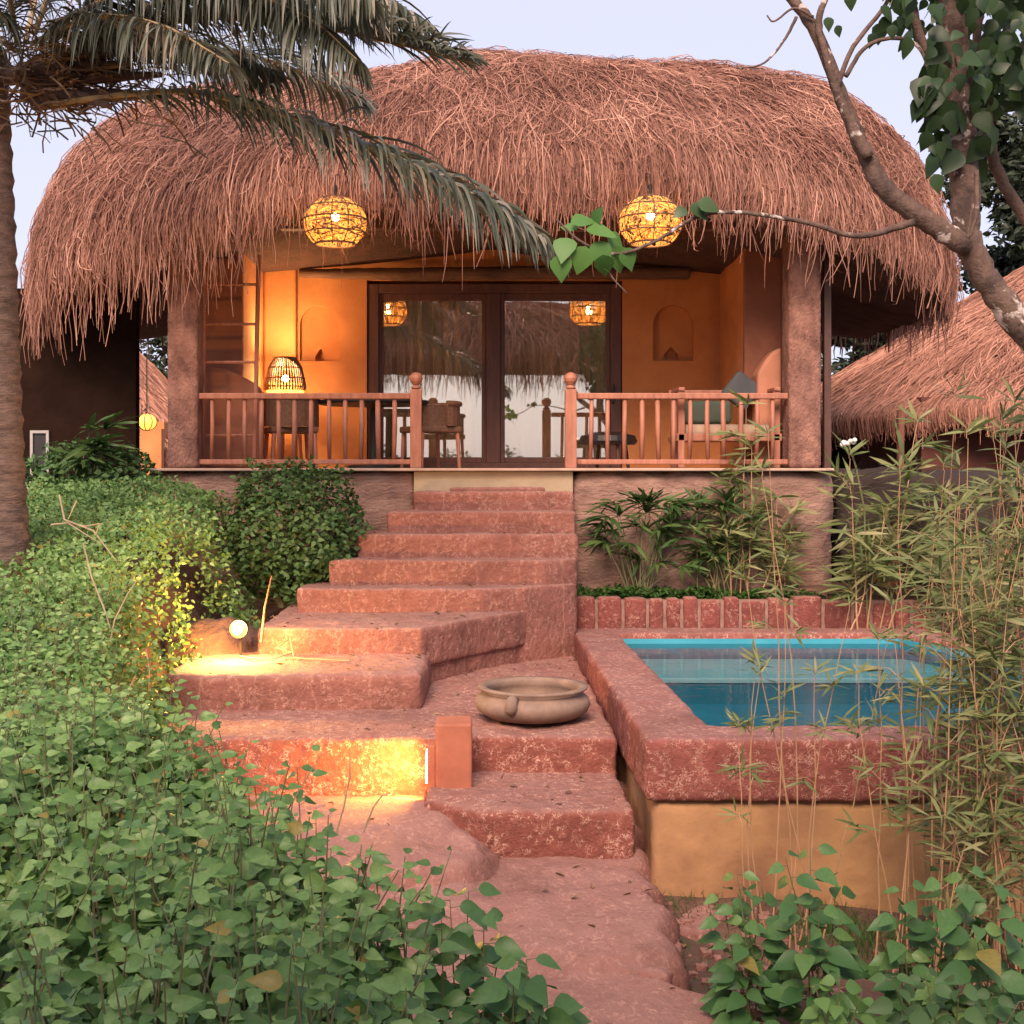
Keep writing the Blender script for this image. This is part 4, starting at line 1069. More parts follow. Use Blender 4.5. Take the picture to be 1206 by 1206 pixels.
herb_at('broad-leaved plant between the tallest one and the right edge plants', 1075, 5.7, [(1070,1045),(1055,1075),(1095,1060),(1110,1090),(1065,1120),(1090,1150)], .098, M['broad'], 63, per=7, group=G2, top=.55)
herb_at('large broad-leaved plant at the right edge of the photo', 1160, 5.5, [(1140,1030),(1110,1030),(1175,1035),(1195,1070),(1150,1090),(1170,1130),(1200,1150),(1120,1160)], .115, M['broad'], 64, per=7, group=G2, top=.55)
herb_at('low pale green plant at the bottom edge below the tallest broad-leaved plant', 985, 5.2, [(960,1160),(990,1150),(1015,1170),(975,1190)], .072, M['lime'], 65, per=7, group=G2, ratio=.8)
herb_at('dark leafy clump filling the bottom right corner', 1110, 5.1, [(1050,1150),(1090,1150),(1130,1160),(1170,1170),(1075,1190),(1150,1195),(1200,1180)], .085, M['bush'], 66, per=8, group=G2)
# grass at the wall foot
def grass(name, label, pts, n, Lr, mat, seed):
    g = np.random.default_rng(seed); P0 = np.array(pts)[g.integers(0, len(pts), n)] + np.concatenate([g.normal(0,.13,(n,2)), np.zeros((n,1))], 1)
    P0[:, 2] = ground_z(P0[:,0], P0[:,1]); L = g.uniform(*Lr, n); K = 4; lean = g.normal(0,.35,(n,2)); C = np.zeros((n,K,3))
    for k in range(K):
        f = k/(K-1); C[:,k,:2] = P0[:,:2] + lean*(L*f*f)[:,None]; C[:,k,2] = P0[:,2]-.02 + L*f*(1-.25*f)
    side = nrm(np.concatenate([rand_unit(n,g)[:,:2], np.zeros((n,1))],1))
    V, F = ribbon_arrays(C, side, np.full((n,K),.003)*np.array([1,.9,.6,.1]))
    tag(link(name, mesh_np(name,V,F), mat), label, 'grass', kind='stuff')
grass('grass', 'short green grass growing at the foot of the ochre pool wall', [(1.9+k*.28, 6.9-.1*(k%3), 0) for k in range(10)], 2600, (.06,.20), M['fern'], 71)

# bamboo: culms with narrow leaves
def bamboo(name, label, base_pts, tip_pts, mat, seed, leaves=26, rad=.0055, Ll=(.09,.15), branch=.22, culm='culm', start=.45, cat='bamboo', group='slender bamboo clumps'):
    g = np.random.default_rng(seed); rnd = random.Random(seed)
    c0 = base_pts[0]; t = thing(name, label, cat, tuple(c0), group)
    Pp = []; Dd = []; Nn = []; LL = []; cm = MB(); tw = MB()
    for b0, tp in zip(base_pts, tip_pts):
        b0 = Vector(b0); tp = Vector(tp); K = 9; bend = Vector((rnd.gauss(0,.05), rnd.gauss(0,.05), 0)); pts = []
        for k in range(K):
            f = k/(K-1); p = b0.lerp(tp, f) + bend*math.sin(math.pi*f) + Vector((rnd.gauss(0,.006), 0, 0)); pts.append(p)
        cm.tube(pts, [rad*(1-.7*k/(K-1)) for k in range(K)], 6, cap=False)
        nb = max(2, int(leaves/5))
        for j in range(nb):
            f = start + (1-start)*(j+rnd.random()*.6)/nb; f = min(f, 1); q = b0.lerp(tp, f) + bend*math.sin(math.pi*f)
            a = rnd.uniform(0, 6.28); bl = branch*(1.15-.6*f)*rnd.uniform(.6,1.3)
            e = q + Vector((math.cos(a)*bl*.75, math.sin(a)*bl*.5, bl*rnd.uniform(.2,.8)))
            if j == nb-1: q = tp; e = tp + (tp-b0).normalized()*.05
            mid = q.lerp(e,.5)+Vector((0,0,.02)); tw.tube([q, mid, e], [.0022,.0018,.001], 4, cap=False)
            for s in range(9):
                h = s/8; w_ = q.lerp(e, .35+.65*h); aa = rnd.uniform(0, 6.28)
                dv = (e-q).normalized()*.7 + Vector((math.cos(aa), math.sin(aa)*.6, rnd.uniform(-.7,.35)))
                Pp.append(list(w_)); Dd.append(list(dv.normalized())); Nn.append([rnd.gauss(0,.5), rnd.gauss(-.5,.4), 1]); LL.append(rnd.uniform(*Ll))
    LL = np.array(LL)*1.3
    V, F = leaf_arrays(np.array(Pp), np.array(Dd), nrm(np.array(Nn)), LL, LL*.13, fold=.03, droop=.22, lo=True)
    link('foliage', mesh_np('foliage', V, F), mat, t); cm.add(tw.v, tw.f); cm.build('culms', M[culm], t)
    return t
def bbase(px, Y, dz=0):
    b = P(px, 900, Y); b.z = gz(b.x, Y)-.05+dz; return b
def clump(label, spec, seed, **kw):
    """spec: (base px, tip px, tip py, Y)"""
    return bamboo('bamboo', label, [bbase(a, Y) for a, b, c, Y in spec], [P(b, c, Y-.05) for a, b, c, Y in spec], M['bamboo'], seed, **kw)
clump('thin leaning bamboo stems in front of the pool, closest to the path', [(893,895,800,6.6),(885,870,860,6.6),(905,890,790,6.65),(930,898,560,6.7),(940,905,520,6.75),(948,1000,720,6.6),(936,960,800,6.5),(960,1045,760,6.7),(975,880,690,6.7),(905,925,720,6.6)], 81, leaves=17, start=.62, Ll=(.06,.11), branch=.15)
clump('thin bamboo stems rising from between the broad-leaved plants over the pool coping', [(1030,1035,760,6.5),(1060,1050,720,6.5),(1070,1100,640,6.6),(1075,1010,800,6.5),(1085,1060,560,6.8),(1100,1130,600,6.7),(1050,1085,820,6.4)], 82, leaves=26, start=.5, Ll=(.07,.12), branch=.18)
rs = random.Random(5)
clump('dense tall bamboo thicket along the right edge in front of the pool', [(1090+rs.uniform(0,150), 1105+rs.uniform(0,130), rs.choice([480,540,600,660,720,780])+rs.uniform(-30,40), rs.uniform(6.2,7.0)) for _ in range(28)], 83, leaves=48, start=.22, Ll=(.07,.14), branch=.24)
clump('bamboo leaning in from the right edge, tallest of the bamboo', [(1200,1195,480,6.6),(1215,1170,520,6.5),(1190,1130,560,6.7),(1230,1200,560,6.4),(1185,1150,610,6.8)], 84, leaves=50, start=.35, Ll=(.08,.15), branch=.26)
# bamboo behind the pool
def back_clump(label, spec, seed, zb, **kw):
    return bamboo('bamboo', label, [Vector((xB(a,Y),Y,zb)) for a,b,c,Y in spec], [P(b,c,Y) for a,b,c,Y in spec], M['bamboo'], seed, **kw)
back_clump('feathery bamboo in the planting bed in front of the right railing', [(870,880,480,12.75),(880,885,530,12.7),(890,915,590,12.75),(905,925,640,12.7),(860,850,610,12.7),(880,860,570,12.75),(925,935,610,12.8),(850,835,640,12.7)], 85, H(1.38), leaves=44, start=.25, Ll=(.13,.24), branch=.34, rad=.009)
back_clump('bamboo with drooping leaves right of the plinth corner', [(1010,1000,540,12.2),(1035,1080,500,12.4),(1060,1060,560,12.5),(1020,1045,600,12.3),(1045,1075,640,12.3),(1090,1110,590,12.6),(1000,1020,650,12.2)], 86, H(1.6), leaves=50, start=.3, Ll=(.15,.28), branch=.42, rad=.01)
back_clump('bamboo mass behind the far right corner of the pool', [(1090+rs.uniform(0,130),1090+rs.uniform(0,140),rs.uniform(540,720),rs.uniform(11.5,13.5)) for _ in range(16)], 87, H(1.7), leaves=44, start=.2, Ll=(.14,.26), branch=.42, rad=.01)
# white flower stalk
fs = thing('flower_stalk', 'slender stalk with a small white flower head right of the plinth', 'flower', (xB(1020,12.3), 12.3, H(1.6)))
q = P(999, 522, 12.3); MB().tube([Vector((xB(1022,12.3),12.3,H(1.6))), P(1018,600,12.3), P(1008,550,12.3), q], .009, 6).build('stem', M['stem'], fs)
m = MB()
for k in range(9): m.ball(q+Vector((random.uniform(-.07,.07),random.uniform(-.04,.04),random.uniform(-.02,.03))), .024, 5)
m.build('petals', M['flower'], fs)
# ochre pot
pt = thing('ochre_pot', 'tall ochre clay pot among the bamboo right of the plinth', 'pot', (xB(1046,12.8), 12.8, H(1.23)))
MB().lathe([(.07,0),(.10,.05),(.125,.25),(.13,.42),(.115,.55),(.13,.60),(.11,.60),(.10,.52),(.001,.50)], n=28).build('vessel', M['ochre'], pt, local=True, smooth=True)
# lady palm in the bed (fan leaves)
def fanpalm(label, c, tops, seed, L=.30, mat='rhapis'):
    rnd = random.Random(seed); t = thing('lady_palm', label, 'plant', c); Pp=[];Dd=[];Nn=[];LL=[]; m = MB()
    for tp in tops:
        tp = Vector(tp); b0 = Vector(c)+Vector((rnd.gauss(0,.08), rnd.gauss(0,.05), 0)); mid = b0.lerp(tp,.55)+Vector((0,0,.04)); m.tube([b0, mid, tp], [.008,.006,.004], 5, cap=False)
        out = (tp-b0); out.z *= .3; out = out.normalized() if out.length > .02 else Vector((rnd.gauss(0,1), -1, 0)).normalized()
        out = (out + Vector((rnd.gauss(0,.3), -.35, 0))).normalized(); sd = out.cross(Vector((0,0,1)))
        for k in range(9):
            a = (k-4)*.33; dv = out*math.cos(a)+sd*math.sin(a)+Vector((0,0,-.10-.12*abs(k-4)/4+rnd.gauss(0,.1)))
            Pp.append(list(tp)); Dd.append(list(dv.normalized())); Nn.append([rnd.gauss(0,.1), -.3, 1]); LL.append(L*rnd.uniform(.7,1.05))
    LL = np.array(LL); V, F = leaf_arrays(np.array(Pp), np.array(Dd), nrm(np.array(Nn)), LL, LL*.15, fold=.03, droop=.42)
    link('foliage', mesh_np('foliage', V, F), M[mat], t); m.build('stems', M['stem'], t)
rr = random.Random(9)
fanpalm('dark lady palm with fan leaves against the plinth just right of the stairs', (xB(755,12.78), 12.78, H(1.38)), [P(755+rr.uniform(-52,48), 592+rr.uniform(0,75), 12.78+rr.uniform(-.15,.1)) for _ in range(34)], 91)
fanpalm('darker lady palm in the bed between the first lady palm and the feathery bamboo', (xB(845,12.82), 12.82, H(1.38)), [P(848+rr.uniform(-28,30), 590+rr.uniform(0,70), 12.82+rr.uniform(-.12,.08)) for _ in range(20)], 92)
fanpalm('small dark seedling palm in front of the dark wall beside the palm trunk', (xB(95,12.7), 12.7, H(.35)), [P(95+rr.uniform(-26,32), 505+rr.uniform(0,40), 12.7+rr.uniform(-.12,.08)) for _ in range(8)], 93, L=.36)
g = np.random.default_rng(77)
n = 5200; pos = np.stack([g.uniform(.98, 3.7, n), g.uniform(12.57, 12.95, n), np.full(n, H(1.36))], -1); pos[:,2] += g.random(n)*(.06+.15*(vnoise(pos[:,0],pos[:,1],.2,3)*.5+.5))
o = leafy('ground_cover', pos, np.tile([0,-.3,1.], (n,1)), g.uniform(.035,.075,n), .45, M['fern'], g); tag(o, 'bright mossy ground cover filling the planting bed', 'ground cover', kind='stuff')
# wilted herb on the pool side: twigs in the hedge
def twig(label, pts, r=.006):
    o = MB()
    for pl_ in pts: o.tube([P(*p) for p in pl_], [r]*(len(pl_)-1)+[r*.4], 5)
    tag(o.build('dry_twig', M['dry']), label, 'twig', 'dry twigs lying on the hedge')
twig('pale dry twig cluster lying on top of the hedge near the palm trunk', [[(70,583,8.6),(76,612,8.5),(110,625,8.4),(138,662,8.2)],[(78,615,8.5),(100,620,8.45),(118,617,8.4),(112,630,8.35)],[(60,618,8.5),(80,616,8.5),(118,640,8.3)],[(90,590,8.6),(80,612,8.5)]])
twig('long dry stalk arching over the hedge left of the floodlight', [[(130,755,7.4),(135,730,7.4),(150,700,7.45),(165,678,7.5)],[(98,640,8.1),(108,680,7.9),(122,715,7.7),(130,740,7.5)]], .005)
twig('thin dry stalk hanging beside the lowest wide step', [[(172,765,8.2),(176,790,8.0),(175,812,7.9)],[(142,835,7.2),(150,815,7.3),(160,795,7.4)]], .004)
# bare stalks in front of the lit rock
twig('dark bare stalks curving in front of the yellow-lit rock', [[(395,985,5.5),(405,950,5.5),(412,915,5.5),(412,885,5.5)],[(428,980,5.5),(440,950,5.5),(450,937,5.5),(462,934,5.5)]], .004)
# rubble, fallen leaves and weeds along the path
def rubble(name, label, n, area, size, mat, seed):
    g = np.random.default_rng(seed); m = MB()
    for k in range(n):
        y = g.uniform(area[2], area[3]); x = g.uniform(area[0], area[1]); z = gz(x, y); q = g.uniform(*size)
        pts = [(q*a*g.uniform(.6,1.2), q*b*g.uniform(.6,1.2), q*c*g.uniform(.4,.9)) for a in (-1,1) for b in (-1,1) for c in (-.6,1)]
        m.add([(x+a, y+b, z+c) for a, b, c in pts], [(0,1,3,2),(4,6,7,5),(0,4,5,1),(2,3,7,6),(0,2,6,4),(1,5,7,3)])
    tag(m.build(name, mat, bevel=.006), label, 'rubble', kind='stuff')
rubble('rubble', 'small broken laterite stones on the soil between the path and the pool wall', 260, (.95, 3.2, 5.2, 7.25), (.010, .035), M['path'], 501)
def litter():
    g = np.random.default_rng(502); Pp = []; 
    dg = bpy.context.evaluated_depsgraph_get()
    for k in range(420):
        x = g.uniform(-2.2, .95); y = g.uniform(5.2, 12.6)
        if k % 3 == 0: x = g.uniform(.9, 2.6); y = g.uniform(5.2, 7.2)
        ok, loc, nn_, _, ob, _ = sc_.ray_cast(dg, Vector((x, y, ZC-.05)), Vector((0,0,-1)))
        if ok and ob.name.split('.')[0] in ('step', 'step_x', 'path', 'flat_rock', 'rounded_boulder', 'ground') and nn_.z > .7: Pp.append(list(loc+Vector((0,0,.006))))
    n = len(Pp); d = rand_unit(n, g); d[:,2] *= .2; nv = nrm(np.array([0,0,1.])+rand_unit(n,g)*.3); L = g.uniform(.025,.07,n)
    V, F = leaf_arrays(np.array(Pp), d, nv, L, L*g.uniform(.2,.6,n), fold=.3, droop=-.1)
    tag(link('fallen_leaves', mesh_np('fallen_leaves', V, F), M['litter']), 'dry brown leaf litter scattered on the steps and path', 'leaf litter', kind='stuff')
M['litter'] = leafmat('dry_litter', [(.10,.05,.03),(.22,.13,.07),(.36,.25,.14)], trans=.1)
sc_ = bpy.context.scene; bpy.context.view_layer.update(); litter()
grass('weeds', 'thin weeds sprouting from the cracks beside the path', [(.98+.02*math.sin(k*3), 5.5+k*.21, 0) for k in range(9)]+[(1.05+.25*k, 7.18, 0) for k in range(12)]+[(-.7+.1*k, 8.15, 0) for k in range(4)], 1300, (.04,.15), M['fern'], 503)
# vine and bank behind the pool's right corner
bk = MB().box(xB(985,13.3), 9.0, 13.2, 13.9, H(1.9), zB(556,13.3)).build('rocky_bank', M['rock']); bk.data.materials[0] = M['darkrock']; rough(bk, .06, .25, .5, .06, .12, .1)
tag(bk, 'dark rocky bank behind the bamboo right of the plinth', 'rock bank')

# ------------------------------------------------------------------ coconut palm
pm = thing('coconut_palm', 'coconut palm with ringed trunk and drooping fronds at the left edge', 'palm tree', (xB(10,9.6), 9.6, H(.9)))
pts = []; rad = []
for k in range(60):
    f = k/59; py = 700 - f*640; px = 2 - 18*f + 5*math.sin(f*3) + (1-f)**6*4
    pts.append(P(px, py, 9.6)); rad.append((.150+.075*(1-f)**5 + .011*math.sin(k*2.4))*(1-.05*f))
tr = MB().tube(pts, rad, 22).build('trunk', M['palmtrunk'], pm, smooth=True)
def frond(ctrl, n, Ll, seed, hang=.9, up=.25, w=.0105, name='frond', rr=.02):
    rnd = np.random.default_rng(seed); ctrl = [P(*c) for c in ctrl]
    # catmull-rom
    pts = []; cc = [ctrl[0]*2-ctrl[1]] + ctrl + [ctrl[-1]*2-ctrl[-2]]
    for i in range(1, len(cc)-2):
        for k in range(10):
            t = k/10; p0,p1,p2,p3 = cc[i-1],cc[i],cc[i+1],cc[i+2]
            pts.append(.5*((2*p1)+(p2-p0)*t+(2*p0-5*p1+4*p2-p3)*t*t+(3*p1-p0-3*p2+p3)*t**3))
    pts.append(ctrl[-1]); A_ = np.array([list(p) for p in pts]); m = len(pts)
    rc = MB().tube(pts, [rr*(1-.85*i/m)+.002 for i in range(m)], 8).build(name, M['rachis'], pm)
    n = int(n*1.9); f = np.linspace(.10, 1, n); f = np.repeat(f, 2); sgn = np.tile([1,-1], n); N = len(f); idx = f*(m-1.001); i0 = idx.astype(int); fr_ = (idx-i0)[:,None]
    base = A_[i0]*(1-fr_)+A_[np.minimum(i0+1,m-1)]*fr_; tan = nrm(A_[np.minimum(i0+2,m-1)]-A_[np.maximum(i0-1,0)])
    sd = nrm(np.cross(tan, np.array([0,0,1.]))); prof = np.sin(np.clip(f,.08,1)*math.pi*.93+.12)**.6
    L = Ll*prof*rnd.uniform(.75,1.25,N); K = 7; C = np.zeros((N,K,3)); C[:,0] = base
    dv = nrm(tan*rnd.uniform(.55,.85,(N,1)) + sd*(sgn*rnd.uniform(.55,.9,N))[:,None] + np.array([0,0,1.])*rnd.normal(up,.12,(N,1)))
    hg = hang*rnd.uniform(.45,1.35,N)
    for k in range(1,K):
        dv = nrm(dv + np.array([0,0,-1.])*(hg*.36*(k/K+.35))[:,None] + rnd.normal(0,.03,(N,3))); C[:,k] = C[:,k-1]+dv*(L/(K-1))[:,None]
    side = nrm(np.cross(dv, sd*1.0+rnd.normal(0,.35,(N,3))))
    V, F = ribbon_arrays(C, side, np.full((N,K), w)*np.array([.45,.9,1,.95,.8,.5,.08]))
    link('leaflets', mesh_np('leaflets', V, F), M['palm'], rc)
FR = [
 ([(60,122,9.4),(200,108,9.0),(300,124,8.7),(420,165,8.4),(530,215,8.1),(600,255,7.95),(650,292,7.85)], 120, .66, .95, .30),
 ([(70,70,9.4),(200,25,9.1),(330,25,8.8),(450,48,8.5),(550,72,8.3)], 105, .58, .55, .55),
 ([(50,60,9.5),(160,-30,9.2),(300,-50,8.9),(420,-20,8.6),(500,25,8.4)], 100, .62, 1.3, .2),
 ([(60,70,9.4),(170,10,9.0),(270,-10,8.5),(360,20,8.0),(420,70,7.7)], 95, .60, 1.5, .1),
 ([(40,40,9.5),(90,-80,9.3),(180,-150,9.0),(300,-160,8.6),(400,-110,8.3)], 90, .75, 1.6, 0),
 ([(20,60,9.6),(-40,30,9.3),(-110,70,9.0),(-160,150,8.8)], 70, .62, 1.6, 0),
 ([(60,60,9.6),(200,50,10.1),(330,75,10.6),(430,125,11.0)], 80, .60, .9, .3),
 ([(30,50,9.6),(60,-60,10.2),(120,-120,10.8),(220,-110,11.4)], 70, .7, 1.4, .1),
 ([(20,50,9.5),(10,-40,9.0),(40,-110,8.4),(90,-110,7.9)], 70, .7, 1.5, .1),
 ([(60,70,9.5),(140,40,9.2),(240,60,8.9),(320,85,8.7)], 80, .5, 1.0, .2),
 ([(40,50,9.4),(110,20,8.8),(190,30,8.3),(270,75,7.9)], 80, .55, 1.2, .1),
 ([(60,30,9.3),(200,-30,8.6),(330,-40,8.0),(440,0,7.6)], 100, .62, 1.5, .1),
 ([(20,40,9.3),(-10,10,8.8),(-60,20,8.3),(-110,80,8.0)], 70, .62, 1.6, 0),
]
for i, (c, n_, L_, hg, up_) in enumerate(FR): frond(c, n_, L_, 200+i, hang=hg, up=up_)
# fibrous crown
g = np.random.default_rng(123); n = 800; K = 5; c0 = np.array(P(70,85,9.45))
st0 = c0 + g.normal(0,1,(n,3))*np.array([.30,.16,.16]); dv = nrm(np.stack([g.normal(.5,.6,n), g.normal(0,.4,n), g.normal(.05,.35,n)],-1)); L = g.uniform(.12,.4,n); C = np.zeros((n,K,3)); C[:,0] = st0
for k in range(1,K):
    dv = nrm(dv+g.normal(0,.22,(n,3))-np.array([0,0,.06])); C[:,k] = C[:,k-1]+dv*(L/(K-1))[:,None]
V, F = ribbon_arrays(C, nrm(np.cross(dv, rand_unit(n,g))), np.full((n,K),.007))
link('crown_fibre', mesh_np('crown_fibre',V,F), M['fibre'], pm)
m = MB()
for a, b, c, d in ((70,120,200,112),(60,100,190,88),(55,85,150,60),(60,110,130,125),(40,90,150,75)):
    m.tube([P(a-30,b,9.5), P((a+c)/2,(b+d)/2-4,9.35), P(c,d,9.2)], [.07,.045,.02], 10)
m.build('frond_base', M['fibre2'] if 'fibre2' in M else M['palmtrunk'], pm)

# ------------------------------------------------------------------ near tree at the right
tr_ = thing('garden_tree', 'leaning tree with lichen-spotted branches and large leaves at the right edge', 'tree', (xB(1400,6.1), 6.1, gz(xB(1400,6.1), 6.1)))
def limb(name, pts, radpx, Y, mat='lichen', wob=.003, n=12):
    ctrl = [P(a, b, (c if c else Y)) for a, b, c in [(p+(None,))[:3] if len(p) == 2 else p for p in pts]]
    out = []; rad = []; cc = [ctrl[0]*2-ctrl[1]] + ctrl + [ctrl[-1]*2-ctrl[-2]]; rp = list(radpx)
    for i in range(1, len(cc)-2):
        for k in range(8):
            t = k/8; p0,p1,p2,p3 = cc[i-1],cc[i],cc[i+1],cc[i+2]
            out.append(.5*((2*p1)+(p2-p0)*t+(2*p0-5*p1+4*p2-p3)*t*t+(3*p1-p0-3*p2+p3)*t**3)+Vector((random.gauss(0,wob),random.gauss(0,wob),random.gauss(0,wob)))*(rp[i-1]/14))
            rad.append(.82*(rp[i-1]*(1-t)+rp[i]*t)/FP*Y*random.uniform(.97,1.03))
    out.append(ctrl[-1]); rad.append(.82*rp[-1]/FP*Y)
    return MB().tube(out, rad, n).build(name, M[mat], tr_, smooth=True)
base = Vector(tr_.location)
trunk_pts = [(1400, 550-(base.z-ZC-(-0.05))/6.1*FP+10), (1380,760), (1320,540), (1206,388), (1168,338), (1142,288), (1136,220), (1130,120), (1122,20), (1105,-90)]
limb('trunk', trunk_pts, [34,30,26,21,19,19,21,20,17,12], 6.1)
limb('branch', [(1140,290),(1085,256),(1042,222),(1015,172),(988,108),(962,40),(915,-25)], [16,15,14,12,10,9,7], 6.05)
limb('branch', [(1022,185),(1000,140),(985,105),(972,62),(965,20),(985,-30)], [9,7,6,5,5,4], 6.0)
limb('branch', [(985,105),(1005,55),(1040,10),(1060,-30)], [4,3.5,3,2], 6.0)
limb('branch', [(996,90),(1020,55),(1058,45),(1085,60),(1100,110)], [3.5,3,3,2.5,2], 6.0)
limb('branch', [(1076,262),(1010,278),(950,262),(870,250),(820,256),(770,285),(725,299),(685,285),(655,258)], [5.5,4,3.5,3,2.6,2.4,2.2,2,1.5], 6.0, wob=.003)
limb('branch', [(1240,300),(1206,255),(1172,195),(1162,130),(1150,60),(1160,-20)], [9,9,8,7,6,5], 6.3)
limb('branch', [(938,20),(925,45),(905,70),(890,78),(874,80)], [2.6,2,1.6,1.4,1], 6.0)
limb('branch', [(958,20),(935,10),(912,25),(903,18)], [2.2,1.8,1.4,1], 6.0)
limb('branch', [(1130,140),(1100,80),(1080,30),(1070,-30)], [8,7,6,5], 6.1)
limb('branch', [(700,290),(720,325),(738,345)], [1.6,1.2,.8], 6.0, wob=.002)
limb('branch', [(1150,200),(1150,250),(1140,280),(1146,240)], [3,3,2,2], 5.9)
def tleaves(specs, L, mat, name='leaves', seed=0, ratio=.78):
    g = np.random.default_rng(seed); Pp=[];Dd=[];Nn=[];LL=[]
    for (px,py,Y,dx,dz,nx,ny,nz,l) in specs:
        Pp.append(list(P(px,py,Y))); Dd.append([dx, g.normal(0,.25), dz]); Nn.append([nx,ny,nz]); LL.append(l)
    LL = np.array(LL); V, F = leaf_arrays(np.array(Pp), nrm(np.array(Dd)), nrm(np.array(Nn)), LL, LL*ratio, fold=.15, droop=.2)
    link(name, mesh_np(name, V, F), M[mat], tr_)
g = np.random.default_rng(300); sp = []
for k in range(760):
    px = g.uniform(1085, 1290); py = g.uniform(-140, 120 if px > 1150 else 100); 
    if px < 1150 and py > 60 and g.random() < .5: px += 60
    sp.append((px, py, g.uniform(5.6,6.7), g.normal(0,.7), -abs(g.normal(.8,.5)), g.normal(0,.6), -1, g.normal(.5,.5), g.uniform(.06,.13)))
for k in range(26): sp.append((g.uniform(1030,1075), g.uniform(-30,45), g.uniform(5.8,6.3), g.normal(0,.6), -1, g.normal(0,.5), -1, .4, g.uniform(.06,.11)))
for k in range(60): sp.append((g.uniform(1095,1165), g.uniform(100,190), g.uniform(5.95,6.3), g.normal(0,.6), -1, g.normal(0,.6), -1, .3, g.uniform(.08,.15)))
for k in range(14): sp.append((g.uniform(1085,1110), g.uniform(60,120), 6.0, g.normal(-.3,.3), -1, g.normal(0,.5), -1, .3, g.uniform(.12,.17)))
for a, b, l in ((975,20,.07),(985,30,.06),(1000,-10,.09),(1100,205,.10),(1095,155,.10)): sp.append((a,b,5.95,g.normal(0,.3),-1,0,-1,.2,l))
tleaves(sp, .15, 'treeleaf', seed=301)
sp = [(672,262,6.0,.6,.1,0,-.7,.7,.13),(690,270,5.97,.9,-.1,.1,-.6,.8,.15),(668,280,5.95,-.3,-1,-.2,-1,.2,.14),(660,300,5.93,.05,-1,0,-1,.1,.13),(700,285,5.96,.5,-.9,.2,-1,.3,.15),
      (715,278,6.0,.8,-.5,.2,-1,.5,.13),(725,290,6.0,.3,-1,.2,-1,.2,.14),(690,290,5.92,-.3,-.9,0,-1,.4,.14),(710,300,5.92,.2,-1,-.1,-1,.3,.12),(680,270,6.03,-.7,.3,0,-.8,.6,.10),(735,292,6.0,.4,-.9,.3,-1,0,.12),(700,262,6.02,.2,.5,0,-.8,.5,.09)]
tleaves(sp, .14, 'sprig', 'leaves', 302, .85)
sp = [(815,240,6.0,.5,-.5,.2,-1,.4,.11),(822,238,5.97,.9,-.3,.1,-1,.5,.11),(808,246,6.0,-.5,-.3,0,-1,.5,.08)]
tleaves(sp, .12, 'treeleaf', 'leaves', 303, .85)

# ------------------------------------------------------------------ trees far off
def far_tree(label, c, rad, n, L, seed, trunk=True, mat='darkleaf', group='trees behind the huts'):
    g = np.random.default_rng(seed); c = np.array(c, float); zb = gz(c[0], c[1])
    t = thing('broadleaf_tree', label, 'tree', (c[0], c[1], zb), group)
    nb = 26; bc = c + rand_unit(nb, g)*np.array(rad)*g.uniform(.35,.95,(nb,1)); br = g.uniform(.22,.42,nb)*min(rad)
    k = g.integers(0, nb, n); d = rand_unit(n, g); pos = bc[k] + d*(br[k]*(1-g.random(n)**2*.6))[:,None]*np.array([1.2,1.2,.8])
    leafy('crown', pos, d, g.uniform(L*.6, L*1.2, n), .6, M[mat], g, t, lo=True)
    m = MB(); top = Vector(c); b0 = Vector((c[0], c[1], zb-.2)); m.tube([b0, b0.lerp(top,.5)+Vector((.2,0,0)), top], [.22,.16,.07], 10)
    for q in bc[:10]: m.tube([b0.lerp(top,.6), Vector(q)], [.07,.02], 6)
    m.build('trunk', M['bark'], t)
far_tree('dark tree seen under the right eave behind the neighbouring hut', (8.9, 26.5, ZC+2.4), (3.2,1.6,2.3), 16000, .20, 401)
far_tree('grey-green tree at the right edge above the neighbouring roof', (11.8, 27, ZC+5.2), (1.9,1.8,2.9), 12000, .20, 402)
far_tree('dark tree behind the far hut at the left', (-9.5, 33, ZC+3.2), (3.5,2,3.0), 8000, .22, 403)
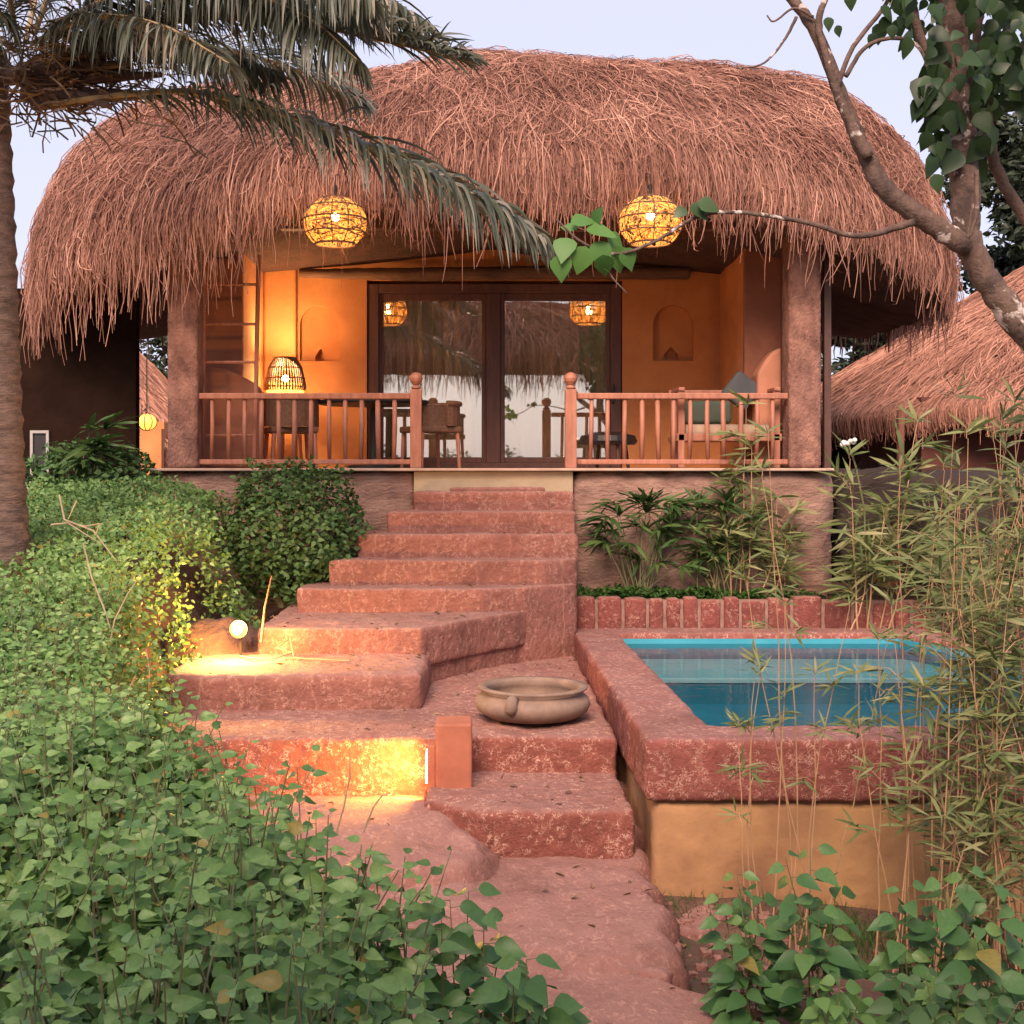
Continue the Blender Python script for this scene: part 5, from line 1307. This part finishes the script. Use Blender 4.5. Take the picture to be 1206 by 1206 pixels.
far_tree('low dark tree between the plinth corner and the neighbouring hut', (5.6, 22, ZC+.3), (1.8,1.6,2.0), 8000, .15, 404)
# trees behind the photographer, mirrored in the glass
far_tree('tree mirrored in the left door pane, standing behind the viewer', (-5.2, -17, ZC+.1), (3.2,2,2.0), 5000, .22, 405, group='trees mirrored in the door')
far_tree('lower tree mirrored in the right door pane, standing behind the viewer', (.6, -19, ZC-1.3), (3.5,2,1.9), 5000, .22, 406, group='trees mirrored in the door')

# ------------------------------------------------------------------ camera, light
cam = bpy.data.cameras.new('camera'); co = bpy.data.objects.new('camera', cam); COL.objects.link(co)
co.location = (0, 0, ZC); co.rotation_euler = (R(90), 0, 0)
cam.sensor_width = 36; cam.lens = 36*FP/1206; cam.shift_x = (603-PX)/1206; cam.shift_y = -(603-PY)/1206
cam.clip_start = .05; cam.clip_end = 2000
sc = bpy.context.scene; sc.camera = co
EL, ROT = 40, 192
w = bpy.data.worlds.new('World'); sc.world = w; w.use_nodes = True; nt = w.node_tree
bg = nt.nodes['Background']; sky = nt.nodes.new('ShaderNodeTexSky'); sky.sky_type = 'NISHITA'; sky.sun_disc = False
sky.sun_elevation = R(EL); sky.sun_rotation = R(ROT); sky.air_density = 1.0; sky.dust_density = 2.5; sky.ozone_density = 2.0
nt.links.new(mixc(nt, .9, sky.outputs[0], (1.75,1.70,2.08)), bg.inputs[0]); bg.inputs[1].default_value = .15
s = bpy.data.lights.new('sun', 'SUN'); s.energy = 2.2; s.angle = R(30); s.color = (1, .74, .60)
so = bpy.data.objects.new('sun', s); COL.objects.link(so)
dirv = Vector((math.sin(R(ROT))*math.cos(R(EL)), math.cos(R(ROT))*math.cos(R(EL)), math.sin(R(EL))))
so.rotation_euler = dirv.to_track_quat('Z', 'Y').to_euler(); so.location = (0, -5, 12)
sc.view_settings.view_transform = 'Standard'; sc.view_settings.look = 'None'; sc.view_settings.exposure = 1.6; sc.view_settings.gamma = 1
sc.render.engine = 'CYCLES'; sc.cycles.use_denoising = True; sc.cycles.max_bounces = 8; sc.cycles.transparent_max_bounces = 12
sc.cycles.sample_clamp_indirect = 6
